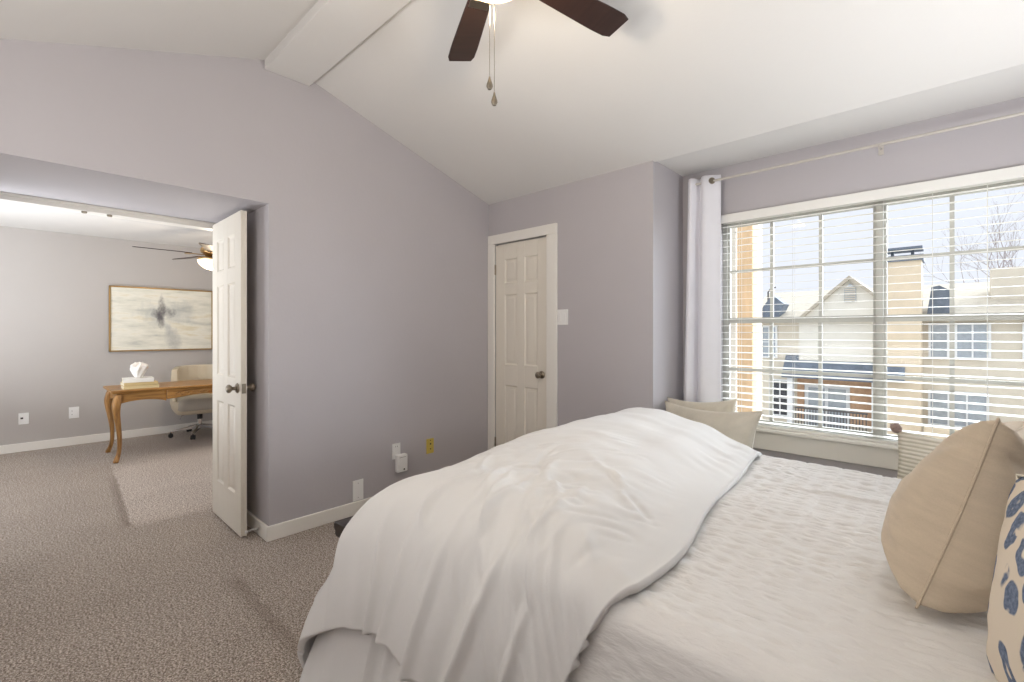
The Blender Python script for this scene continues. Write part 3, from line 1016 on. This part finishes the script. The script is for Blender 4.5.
MB().tube([(0.02, -0.05, 0.285), (0.04, -0.19, 0.265), (0.045, -0.21, 0.215)], 0.006, 8).build('lever', 'chrome', oc, smooth=True)
base_leg = None
for k in range(5):
    if base_leg is None:
        m = MB()
        m.loft([[(0.02, -0.024, 0.085), (0.02, 0.024, 0.085), (0.02, 0.022, 0.135), (0.02, -0.022, 0.135)],
                [(0.15, -0.018, 0.075), (0.15, 0.018, 0.075), (0.15, 0.015, 0.108), (0.15, -0.015, 0.108)],
                [(0.305, -0.014, 0.062), (0.305, 0.014, 0.062), (0.305, 0.012, 0.080), (0.305, -0.012, 0.080)]])
        base_leg = m.build('base_leg', 'chrome', oc, bevel=0.005)
        c = MB()
        c.tube([(0.295, -0.022, 0.026), (0.295, -0.006, 0.026)], 0.026, 16).tube([(0.295, 0.006, 0.026), (0.295, 0.022, 0.026)], 0.026, 16).tube([(0.295, 0, 0.03), (0.295, 0, 0.066)], 0.008, 8)
        c.build('caster', 'black', base_leg, smooth=True)
        bo = base_leg
    else:
        bo = copy_tree(base_leg, oc)
    bo.rotation_euler = (0, 0, math.radians(-20 + 72 * k))

# ------------------------------------------------------------------ bed
BX_F, BX_H, BY_N, BY_F, BT = -1.48, 0.53, 0.93, 2.49, 0.68
bed = thing('bed', 'dark wood queen bed made up in white bedding', 'bed', (-0.5, 1.71, 0))
def bedpart(mb, name, m, parent=bed, **kw):
    mb.v = [(x + 0.5, y - 1.71, z) for x, y, z in mb.v]
    return mb.build(name, m, parent, **kw)
bedpart(MB().box(BX_F + 0.02, BX_H, BY_N + 0.03, BY_F - 0.03, 0.36, BT - 0.02), 'mattress', 'mattress', bevel=0.05, seg=4)
bedpart(MB().box(BX_F + 0.02, BX_H, BY_N + 0.04, BY_F - 0.04, 0.18, 0.36), 'box_spring', 'mattress', bevel=0.02)
def skirt():
    path = [(BX_H, BY_N + 0.02), (BX_F, BY_N + 0.02), (BX_F, BY_F - 0.02), (BX_H, BY_F - 0.02)]
    pts = []
    for (a, b_) in zip(path[:-1], path[1:]):
        n = int(math.hypot(b_[0] - a[0], b_[1] - a[1]) / 0.012)
        for i in range(n):
            pts.append((a[0] + (b_[0] - a[0]) * i / n, a[1] + (b_[1] - a[1]) * i / n))
    P = np.array(pts)
    k = np.arange(len(P))
    off = 0.012 * np.sin(k * 0.9) + 0.01 * vnoise(k * 0.23, k * 0.0)
    nx_ = np.gradient(P[:, 1]); ny_ = -np.gradient(P[:, 0])
    L_ = np.hypot(nx_, ny_)
    rows = []
    for z, a in ((0.40, 0.2), (0.30, 0.5), (0.18, 0.8), (0.02, 1.0)):
        rows.append(np.stack([P[:, 0] + nx_ / L_ * off * a, P[:, 1] + ny_ / L_ * off * a, np.full(len(P), z)], 1))
    return np.array(rows)
bedpart(MB().grid(skirt()), 'bed_skirt', 'white_cloth', smooth=True, angle=180)
FX0, FX1 = -1.735, -1.615
fb = bedpart(MB().box(FX0 + 0.035, FX1 - 0.03, BY_N + 0.0, BY_F + 0.0, 0.12, 0.50), 'footboard', 'black_wood', bevel=0.006)
m = MB()
prof = [(FX0 + 0.02, 0.500), (FX0 + 0.008, 0.510), (FX0 + 0.012, 0.520), (FX0, 0.528), (FX0, 0.548), (FX0 + 0.012, 0.556), (FX1 - 0.012, 0.556), (FX1, 0.548), (FX1, 0.528), (FX1 - 0.012, 0.520), (FX1 - 0.008, 0.510), (FX1 - 0.02, 0.500)]
m.prism(prof, 'y', 0.835, 2.585)
bedpart(m, 'top_rail', 'black_wood', bevel=0.004)
for yy in (0.855, 2.485):
    bedpart(MB().box(FX0 + 0.022, FX1 - 0.018, yy, yy + 0.08, 0, 0.50).box(FX0 + 0.014, FX1 - 0.010, yy - 0.006, yy + 0.086, 0, 0.06), 'foot_post', 'black_wood', bevel=0.005)
for yy in (BY_N + 0.005, BY_F - 0.03):
    bedpart(MB().box(FX1 - 0.02, BX_H + 0.02, yy, yy + 0.025, 0.16, 0.32), 'side_rail', 'black_wood', bevel=0.004)
bedpart(MB().box(BX_H + 0.03, BX_H + 0.11, 0.87, 2.55, 0, 1.15).box(BX_H + 0.015, BX_H + 0.125, 0.84, 2.58, 1.15, 1.20), 'headboard', 'black_wood', bevel=0.006)

def coverlet():
    # flat cloth coordinates: a along the bed, c across it
    xs = np.linspace(BX_F, BX_H - 0.01, 250)
    d_n, d_f = 0.46, 0.42
    ys = np.concatenate([np.linspace(BY_N - d_n, BY_N, 60)[:-1], np.linspace(BY_N, BY_F, 260), np.linspace(BY_F, BY_F + d_f, 30)[1:]])
    X, Y = np.meshgrid(xs, ys)
    r = 0.055
    Yp, Zp = np.array(Y), np.zeros_like(Y)
    for sgn, edge in ((-1, BY_N + 0.03), (1, BY_F - 0.03)):
        dd = np.maximum(0, (edge - Y) if sgn < 0 else (Y - edge))
        q = r * PI / 2
        arc = np.minimum(dd, q)
        out = r * np.sin(arc / r) + np.maximum(0, dd - q) * 0.10
        drop = r * (1 - np.cos(arc / r)) + np.maximum(0, dd - q) * 0.995
        msk = dd > 0
        Yp = np.where(msk, edge + sgn * out, Yp)
        Zp = np.where(msk, -drop, Zp)
    Z = BT + 0.002 + Zp
    # quilted channels along the width, crinkles across each channel
    ch = X / 0.068
    idx = np.floor(ch)
    fr = ch - idx
    env = np.sqrt(np.abs(np.sin(PI * fr)))
    wx = 2.2 * vnoise(X * 7, Y * 9)
    wav = 0.35 - 1.1 * np.abs(vnoise(X * 19 + 3.1 * idx, Y * 60 + wx + 7.7 * idx) * 2) + 0.5 * vnoise(X * 24, Y * 95 + 2 * wx + 5 * idx)
    h = 0.0088 * env * wav - 0.0022 * np.exp(-(np.minimum(fr, 1 - fr) / 0.05) ** 2)
    h += 0.010 * fbm(X * 2.2, Y * 3.0 + X, 3)
    # a few longer creases
    for (x0, y0, ang, L, a_) in ((-0.30, 2.05, 0.15, 0.22, 0.010), (-0.05, 2.20, -0.1, 0.25, 0.008), (-0.15, 1.70, 0.25, 0.2, 0.006), (0.05, 1.55, 0.1, 0.2, 0.006)):
        u_ = (X - x0) * math.cos(ang) + (Y - y0) * math.sin(ang)
        v_ = -(X - x0) * math.sin(ang) + (Y - y0) * math.cos(ang)
        h += a_ * np.exp(-(u_ / L) ** 2 - (v_ / 0.012) ** 2)
    side = (Zp < -r * 0.9)
    nd = np.maximum(0, -Zp)
    Yp = Yp + np.where(Y < 1.5, -1, 1) * sstep(nd, 0.02, 0.15) * (0.016 * vnoise(X * 7, nd * 2) + 1.1 * h)
    Z = Z + h * (1 - sstep(nd, 0.0, 0.05))
    return np.stack([X, Yp, Z], 2)
cv = MB().grid(coverlet()).build('coverlet', 'coverlet', smooth=True, angle=180)
so = cv.modifiers.new('solid', 'SOLIDIFY')
so.thickness = 0.006
so.offset = 1
tag(cv, 'white crinkled quilted coverlet spread over the bed', 'coverlet')

def duvet(inset=0.0, Ln=0.60, tmax=1.0, nx=300, ny=330, ph=0.0):
    X0, Y0, Y1 = -1.23, 1.06, 2.36
    rf, rn, rb = 0.31 - inset, 0.25 - inset, 0.20 - inset
    Lf, Lb = 0.84, 0.50
    cvals = np.linspace(Y0 - Ln, Y1 + Lb, ny)
    P = np.zeros((ny, nx, 3))
    t = np.linspace(0, tmax, nx)
    XE = np.zeros((ny, 1))
    for j, c in enumerate(cvals):
        dyn = max(0, Y0 - c)
        dyb = max(0, c - Y1)
        xe = -0.520 + 0.015 * math.sin(c * 7) - 0.36 * max(0, dyn - 0.10) - 0.10 * max(0, dyb - 0.1) - 0.125 * sstep(np.array(c), 1.1, 2.3)
        P[j, :, 0] = (X0 - Lf) + t * (xe - (X0 - Lf))
        P[j, :, 1] = c
        XE[j, 0] = xe
    FX, FY = P[..., 0], P[..., 1]
    xb = np.maximum(FX, X0)
    yb = np.clip(FY, Y0, Y1)
    FYc = FY
    ex = (xb - XE)          # distance from the head-side edge (negative)
    d = -ex
    ht = 0.716 + 0.022 * sstep(d, 0.0, 0.07) + 0.085 * sstep(d, 0.05, 0.28) + 0.035 * sstep(d, 0.22, 0.5)
    ht = ht - inset - 0.045 * (1 - sstep(yb, 1.0, 1.6)) * sstep(d, 0.1, 0.4) + 0.006 * sstep(yb, 1.7, 2.3)
    dx = np.maximum(0, X0 - FX)
    hug = 1 - sstep(d, 0.0, 0.40)           # the head-side edge lies close on the coverlet
    Y0e = Y0 + (0.960 - Y0) * hug
    dyn = np.maximum(0, Y0e - FY)
    dyb = np.maximum(0, FY - Y1)
    dy = dyn + dyb
    sg = np.where(dyb > 0, 1.0, -1.0)
    rho = np.hypot(dx, dy) + 1e-9
    cx_, cy_ = dx / rho, dy / rho
    ry = np.where(dyb > 0, rb, rn + (0.092 - rn) * hug)
    yb = np.clip(FY, Y0e, Y1)
    r = 1 / np.sqrt((cx_ / rf) ** 2 + (cy_ / ry) ** 2 + 1e-4)
    sl = np.radians(2 * cx_ ** 2 + np.where(dyb > 0, 4, 17 - 7 * hug) * cy_ ** 2 + np.where(dyb > 0, 0, 14) * cx_ * cy_)
    r = r * (1 + 0.55 * cx_ * cy_ * np.where(dyb > 0, 0, 1))
    q = r * (PI / 2 - sl)
    arc = np.minimum(rho, q)
    rest = np.maximum(0, rho - q)
    out = r * np.sin(arc / r) + rest * np.sin(sl)
    drop = r * (1 - np.cos(arc / r)) + rest * np.cos(sl)
    pw = 6.0
    sq = 1 / (cx_ ** pw + cy_ ** pw + 1e-9) ** (1 / pw)
    sq = np.where((dx > 0) & (dy > 0), sq, 1.0)
    out = out * sq
    # folds that fall with the cloth
    ramp = sstep(rho, 0.10, 0.45)
    along = np.where(cy_ > cx_, FX, FY)
    fold = 0.040 * vnoise(along * 6.5 + 2 + ph, rho * 1.1) + 0.024 * vnoise(along * 15 + ph, rho * 2.0 + 3)
    for (xc, a_, w_, ln) in ((-1.02, 0.030, 0.018, 0.10), (-1.19, 0.020, 0.02, 0.05), (-0.80, 0.032, 0.015, 0.25), (-0.90, -0.020, 0.03, 0.15), (-0.70, 0.024, 0.012, 0.22), (-1.32, 0.018, 0.016, 0.0)):
        fold = fold + np.where(cy_ > 0.8, a_ * np.exp(-((FX - xc + ln * dyn) / w_) ** 2), 0)
    near = sstep(FX, -1.15, -0.75) * np.where(dyb > 0, 0, 1)
    w1 = vnoise(FX * 26 + FY * 9, FY * 4.0)
    crease = 0.034 * near * np.abs(w1) * sstep(rho, -0.0, 0.12) * (1 - sstep(rho, 0.35, 0.6))
    out = out + fold * ramp - crease
    th = np.minimum(rho, q) / r
    rw = random.Random(12)
    D = 0 * FX
    if inset == 0:
        for k in range(46):
            x0, y0 = rw.uniform(-1.2, -0.60), rw.uniform(0.72, 1.32)
            if x0 > -0.70 and y0 > 1.15:
                continue
            an = PI / 2 + rw.uniform(-0.35, 0.75) * (1 if y0 < 1.05 else 1.4)
            u_ = (FX - x0) * math.cos(an) + (FY - y0) * math.sin(an)
            v_ = -(FX - x0) * math.sin(an) + (FY - y0) * math.cos(an) + 0.012 * np.sin(u_ * 22 + k)
            D = D + rw.uniform(0.006, 0.017) * rw.choice((1, 1, -0.7)) * np.exp(-(u_ / rw.uniform(0.05, 0.15)) ** 2 - (v_ / rw.uniform(0.010, 0.020)) ** 2)
        D = D * sstep(d, 0.03, 0.15)
    out = out + D * np.sin(th)
    Zp0 = D * np.cos(th)
    Xp = xb - cx_ * out
    Yp = yb + sg * cy_ * out
    Zp = ht - drop + Zp0
    # gentle lumps and pulls on the top
    topm = 1 - sstep(rho, 0.05, 0.25)
    lump = 0.022 * fbm(FX * 2.2 + 4, FY * 1.8, 3) + 0.010 * vnoise(FX * 4 + FY * 5, FY * 12 - FX * 3)
    pull = 0.022 * np.abs(vnoise((FX + FY) * 7, (FY - FX) * 20)) * (1 - sstep(FY, 1.2, 1.9)) * sstep(FY, 0.85, 1.1)
    edgew = 0.020 * vnoise(FX * 8 + 2, FY * 24) * np.exp(-((d - 0.10) / 0.07) ** 2) * sstep(FY, 1.6, 2.2)
    Zp = Zp + (lump + pull) * topm * sstep(d, 0.02, 0.2) + edgew
    hem = 0.030 * vnoise(FX * 9 + ph, FY * 9)
    Zp = Zp + hem * sstep(rho, 0.4, 0.6)
    Zp = np.maximum(Zp, 0.015 + 0.01 * np.abs(hem))
    A = np.stack([Xp, Yp, Zp], 2)
    # keep the foot side inside the footboard
    A[..., 0] = np.where((A[..., 2] < 0.60) & (A[..., 1] > 0.80), np.maximum(A[..., 0], FX1 + 0.02), A[..., 0])
    return A
dv = MB().grid(duvet()).build('duvet', 'duvet', smooth=True, angle=180)
so = dv.modifiers.new('solid', 'SOLIDIFY')
so.thickness = 0.022
so.offset = -1
tag(dv, 'thick white duvet folded over the foot of the bed', 'duvet')
lo = MB().grid(duvet(0.04, 0.80, 0.90, 220, 260, 5.3)).build('under_layer', 'duvet', dv, smooth=True, angle=180)

# ------------------------------------------------------------------ pillows
def pillow_mesh(w, h, t, ear=0.10, n=36, seed=0.0, wr=0.006, power=0.42, sag=0.0):
    u = np.linspace(-1, 1, n + 1)
    U, V = np.meshgrid(u, u)
    pinch = lambda a: 1 - ear * (1 - a ** 4)
    px = w / 2 * U * (1 - ear * (1 - V ** 2) * np.abs(U) ** 3)
    py = h / 2 * V * (1 - ear * (1 - U ** 2) * np.abs(V) ** 3)
    prof = np.maximum(0, (1 - U ** 2) * (1 - V ** 2)) ** power
    cr = np.exp(-((1 - np.abs(U)) ** 2 + (1 - np.abs(V)) ** 2) / 0.20)
    ang = np.arctan2(np.abs(V) - 0.2, np.abs(U) - 0.2)
    wrk = wr * (fbm(U * 2.5 + seed, V * 2.5 + seed, 3) + 1.4 * cr * np.sin(ang * 16 + seed))
    m = MB()
    for sgn in (1, -1):
        z = sgn * (t / 2 * prof * (1 - sag * V) + wrk * np.minimum(1, prof * 1.6) * (1 if sgn > 0 else 0.7))
        m.grid(np.stack([px, py, z], 2))
    ring = [(px[0, i], py[0, i], 0) for i in range(n + 1)] + [(px[j, n], py[j, n], 0) for j in range(1, n + 1)] + [(px[n, i], py[n, i], 0) for i in range(n - 1, -1, -1)] + [(px[j, 0], py[j, 0], 0) for j in range(n - 1, 0, -1)]
    return m, ring

def pillow(label, m, center, right, up, w, h, t, group=None, seam=None, **kw):
    mb, ring = pillow_mesh(w, h, t, **kw)
    o = mb.build('pillow', m, smooth=True, weld=True, angle=180)
    r = Vector(right).normalized()
    u = Vector(up)
    u = (u - r * u.dot(r)).normalized()
    n = r.cross(u)
    o.matrix_world = Matrix(((r.x, u.x, n.x, center[0]), (r.y, u.y, n.y, center[1]), (r.z, u.z, n.z, center[2]), (0, 0, 0, 1)))
    tag(o, label, 'pillow', group)
    if seam:
        MB().tube(ring + [ring[0]], 0.0026, 6, cap=False).build('piping', seam, o, smooth=True)
    return o
pillow('large oatmeal linen pillow standing on the bed in front', 'beige', (0.052, 1.57, 0.882), (0.15, 0.98, -0.12), (0.130, 0.07, 0.415), 0.58, 0.42, 0.26, seam='beige', ear=0.15, seed=1.3, wr=0.018, power=0.38, sag=0.34)
pillow('blue leopard print pillow leaning at the right edge of the bed', 'leopard', (0.197, 1.042, 0.886), (0.5, -0.84, 0.22), (0.14, 0.20, 0.98), 0.48, 0.38, 0.18, seam='cream', ear=0.06, seed=4.2, wr=0.004, sag=0.15)
pillow('teal pillow behind the oatmeal pillow on the bed', 'teal', (0.27, 2.12, 0.84), (0.1, 1.0, 0.0), (0.3, 0.0, 1.0), 0.46, 0.36, 0.16, ear=0.08, seed=2.2)
# bench below the window
wb = thing('window_bench', 'low upholstered bench under the window behind the bed', 'bench', (-0.42, 2.98, 0))
MB().box(-0.98, 0.98, -0.22, 0.24, 0.17, 0.26).build('bench_frame', 'black_wood', wb, bevel=0.005)
MB().box(-0.98, 0.98, -0.225, 0.245, 0.26, 0.36).build('seat_pad', 'fabric_bench', wb, bevel=0.03, seg=4)
for sx in (-0.94, 0.89):
    for sy in (-0.20, 0.17):
        MB().box(sx, sx + 0.05, sy, sy + 0.05, 0, 0.17).build('leg', 'black_wood', wb, bevel=0.004)
pillow('cream linen cushion in front at the curtain end of the window bench', 'cream', (-1.10, 2.92, 0.60), (0.60, -0.12, 0.02), (0.0, 0.22, 1.0), 0.66, 0.46, 0.17, ear=0.15, seed=3.1, seam='cream')
pillow('cream linen cushion leaning against the curtain behind its twin', 'cream', (-1.21, 3.13, 0.615), (0.60, 0.05, 0.04), (0.0, 0.14, 1.0), 0.46, 0.46, 0.14, ear=0.14, seed=6.1)
pp = pillow('ribbed cream cushion with a mauve pompom on the window bench', 'striped', (0.00, 3.07, 0.585), (0.98, 0.0, -0.05), (0.0, 0.16, 1.0), 0.42, 0.38, 0.15, ear=0.08, seed=5.5)
for (sx, sy) in ((-1, 1), (1, 1)):
    m = MB()
    n = 14
    rows = []
    for j in range(n + 1):
        th = PI * j / n
        rows.append([(0.024 * math.sin(th) * math.cos(a) , 0.024 * math.sin(th) * math.sin(a), 0.024 * math.cos(th)) for a in np.linspace(0, 2 * PI, 20, endpoint=False)])
    A = np.array(rows)
    A *= (1 + 0.10 * np.random.RandomState(2).randn(*A.shape[:2], 1))
    A += np.array([sx * 0.213, sy * 0.196, 0])
    m.grid(A, cu=True)
    m.build('pompom', 'pompom', pp, smooth=True, weld=True, angle=180)

# ------------------------------------------------------------------ outdoors
struct(MB().box(-40, 40, 3.8, 70, -3.5, -3.3).build('ground', 'ground'), 'pale paved ground between the buildings', 'ground')
GZ = -3.3
nb = thing('townhouse', 'cream stucco townhouse with shingled roof across the courtyard', 'building', (-2.5, 24, GZ))
def nbp(mb, name, m, parent=nb, **kw):
    mb.v = [(x + 2.5, y - 24, z - GZ) for x, y, z in mb.v]
    return mb.build(name, m, parent, **kw)
nbp(MB().box(-8.5, 9, 24, 32, GZ, 1.9), 'wall', 'stucco')
nbp(MB().box(-4.9, -2.05, 23.8, 24.0, -0.1, 1.95), 'wall_panel', 'stucco_light')
m = MB()
m.prism([(23.6, 1.85), (28.0, 3.4), (32.4, 1.85), (32.4, 1.7), (23.6, 1.7)], 'x', -7.15, 9)
nbp(m, 'roof', 'shingle')
m = MB()
m.prism([(-4.9, 1.75), (-3.04, 3.45), (-1.2, 1.75)], 'y', 23.7, 27)
nbp(m, 'gable', 'stucco_light')
m = MB()
m.prism([(-5.05, 1.75), (-3.04, 3.62), (-1.05, 1.75), (-1.2, 1.75), (-3.04, 3.45), (-4.9, 1.75)], 'y', 23.5, 27.2)
nbp(m, 'gable_roof', 'shingle')
m = MB().box(-3.22, -2.82, 23.62, 23.72, 2.55, 3.1).prism([(-3.22, 3.1), (-3.02, 3.3), (-2.82, 3.1)], 'y', 23.62, 23.72)
vt = nbp(m, 'attic_vent', 'ext_glass')
m = MB()
for k in range(8):
    m.box(-3.2, -2.84, 23.58, 23.62, 2.58 + k * 0.075, 2.61 + k * 0.075)
nbp(m, 'louver', 'stucco', vt)
vt.children[0].matrix_parent_inverse.identity()
m = MB().box(-2.0, -0.78, 23.1, 24.3, GZ, 3.98)
chm = nbp(m, 'chimney', 'stucco_warm')
nbp(MB().box(-2.06, -0.72, 23.04, 24.36, 3.98, 4.2), 'chimney_cap', 'slate')
nbp(MB().box(-1.95, -0.75, 23.1, 24.3, 4.44, 4.52).box(-1.7, -1.6, 23.5, 23.6, 4.2, 4.45).box(-1.1, -1.0, 23.5, 23.6, 4.2, 4.45), 'chimney_hood', 'slate')
m = MB().prism([(-0.66, 1.9), (-0.52, 3.0), (-0.30, 3.05), (0.0, 2.85), (0.0, 1.9)], 'y', 23.9, 24.8)
nbp(m, 'slate_turret', 'slate')
m = MB().prism([(-6.7, 1.9), (-5.95, 3.0), (-5.45, 2.55), (-5.75, 1.9)], 'y', 23.7, 24.6)
nbp(m, 'skylight', 'slate')
nbp(MB().box(1.15, 3.2, 25.5, 26.6, 2.2, 3.72), 'chimney', 'stucco')
nbp(MB().tube([(-6.7, 26, 2.5), (-6.7, 26, 3.3), (-6.55, 26, 3.5), (-6.35, 26, 3.52)], 0.04, 8), 'vent_pipe', 'iron', smooth=True)
def ext_window(x0, x1, z0, z1, gm, y=23.98, cols=2):
    f = 0.07
    m = MB().box(x0 - f, x0, y - 0.08, y, z0 - f, z1 + f).box(x1, x1 + f, y - 0.08, y, z0 - f, z1 + f).box(x0, x1, y - 0.08, y, z1, z1 + f).box(x0, x1, y - 0.08, y, z0 - f, z0)
    for k in range(1, cols):
        xx = x0 + (x1 - x0) * k / cols
        m.box(xx - 0.025, xx + 0.025, y - 0.07, y, z0, z1)
    m.box(x0, x1, y - 0.07, y, (z0 + z1) / 2 - 0.02, (z0 + z1) / 2 + 0.02)
    w = nbp(m, 'window', 'ext_white')
    g = nbp(MB().box(x0, x1, y - 0.03, y - 0.005, z0, z1), 'pane', gm, w)
ext_window(-6.4, -5.86, 0.15, 1.5, 'ext_glass')
ext_window(-0.54, -0.09, 0.35, 1.55, 'ext_glass', cols=1)
ext_window(0.19, 1.0, 0.35, 1.55, 'ext_glass')
ext_window(-6.06, -5.3, -2.5, -0.95, 'ext_dark')
ext_window(-0.55, 0.95, -2.2, -1.0, 'ext_glass', cols=3)
ext_window(1.9, 2.8, 0.35, 1.55, 'ext_glass')
m = MB().prism([(24.0, 0.25), (23.2, -0.6), (23.2, -0.72), (24.0, -0.62)], 'x', -5.45, -2.15)
nbp(m, 'awning', 'slate')
m = MB().prism([(23.1, -0.05), (22.7, -0.5), (22.7, -0.6), (23.1, -0.55)], 'x', -1.95, -1.25)
nbp(m, 'awning', 'slate')
for xx in (-5.25, -2.28):
    nbp(MB().box(xx, xx + 0.23, 23.3, 23.5, GZ, -0.7), 'porch_column', 'ext_white')
nbp(MB().box(-4.98, -2.33, 23.9, 23.98, -1.0, -0.72).box(-3.05, -2.33, 23.9, 23.98, -2.6, -0.98).box(-4.98, -4.72, 23.9, 23.98, -2.6, -0.98), 'brick_surround', 'brick')
nbp(MB().box(-4.7, -3.07, 23.92, 23.99, -2.95, -1.02), 'patio_door', 'ext_white')
nbp(MB().box(-4.55, -3.95, 23.88, 23.93, -2.8, -1.15).box(-3.82, -3.2, 23.88, 23.93, -2.8, -1.15), 'door_glass', 'ext_glass')
nbp(MB().box(-0.7, 5, 22.6, 23.2, GZ, -2.2), 'stone_planter', 'stucco_warm')

rl = thing('balcony_railing', 'dark picket railing in front of the townhouse patio door', 'railing', (-3.65, 23.1, GZ))
MB().box(-1.27, 1.27, -0.03, 0.03, 1.29, 1.36).box(-1.27, 1.27, -0.02, 0.02, 0.42, 0.47).build('rail', 'iron', rl)
pk = None
for k in range(24):
    if pk is None:
        pk = MB().box(-0.016, 0.016, -0.016, 0.016, 0.0, 1.3).build('picket', 'iron', rl)
        o = pk
    else:
        o = pk.copy()
        COL.objects.link(o)
    o.location = (-1.22 + k * 2.44 / 23, 0, 0)

ps = MB().box(-1.56, -1.415, 4.95, 5.10, GZ, 4.6).build('porch_post', 'cedar', bevel=0.008)
tag(ps, 'square cedar post standing just outside the window', 'post')
wn = thing('house_wing', 'pale yellow house wing behind the cedar post outside', 'building', (-4, 7.5, GZ))
MB().box(-3, 1.72, -0.5, 1.0, 0, 8.0).build('wall', 'stucco_warm', wn)
MB().box(1.68, 1.80, -0.56, -0.44, 0, 8.0).build('corner_board', 'stucco', wn)

def tree(x, y, h, seed):
    rr = random.Random(seed)
    m = MB()
    def grow(p, d, L, r, lev):
        n = 4
        pts = [p]
        dd = d.copy()
        for i in range(n):
            dd = (dd + Vector((rr.uniform(-.16, .16), rr.uniform(-.16, .16), rr.uniform(-.02, .14)))).normalized()
            pts.append(pts[-1] + dd * L / n)
        m.tube([tuple(q) for q in pts], [r * (1 - 0.45 * i / n) for i in range(n + 1)], 6)
        if lev <= 0:
            return
        for k in range(rr.choice((2, 3, 3))):
            ax = Vector((rr.uniform(-1, 1), rr.uniform(-1, 1), rr.uniform(-.3, .3))).normalized()
            nd = (Matrix.Rotation(rr.uniform(0.35, 0.8), 3, ax) @ dd).normalized()
            nd.z = abs(nd.z) * 0.9 + 0.1
            grow(pts[rr.choice((2, 3, 4, 4))], nd.normalized(), L * rr.uniform(0.58, 0.74), r * 0.56, lev - 1)
    grow(Vector((x, y, GZ)), Vector((0, 0, 1)), h * 0.50, 0.11, 6)
    return m
t = tree(2.1, 36, 10.5, 5).build('bare_tree', 'bark', smooth=True)
tag(t, 'leafless winter tree rising behind the townhouse roof', 'tree')
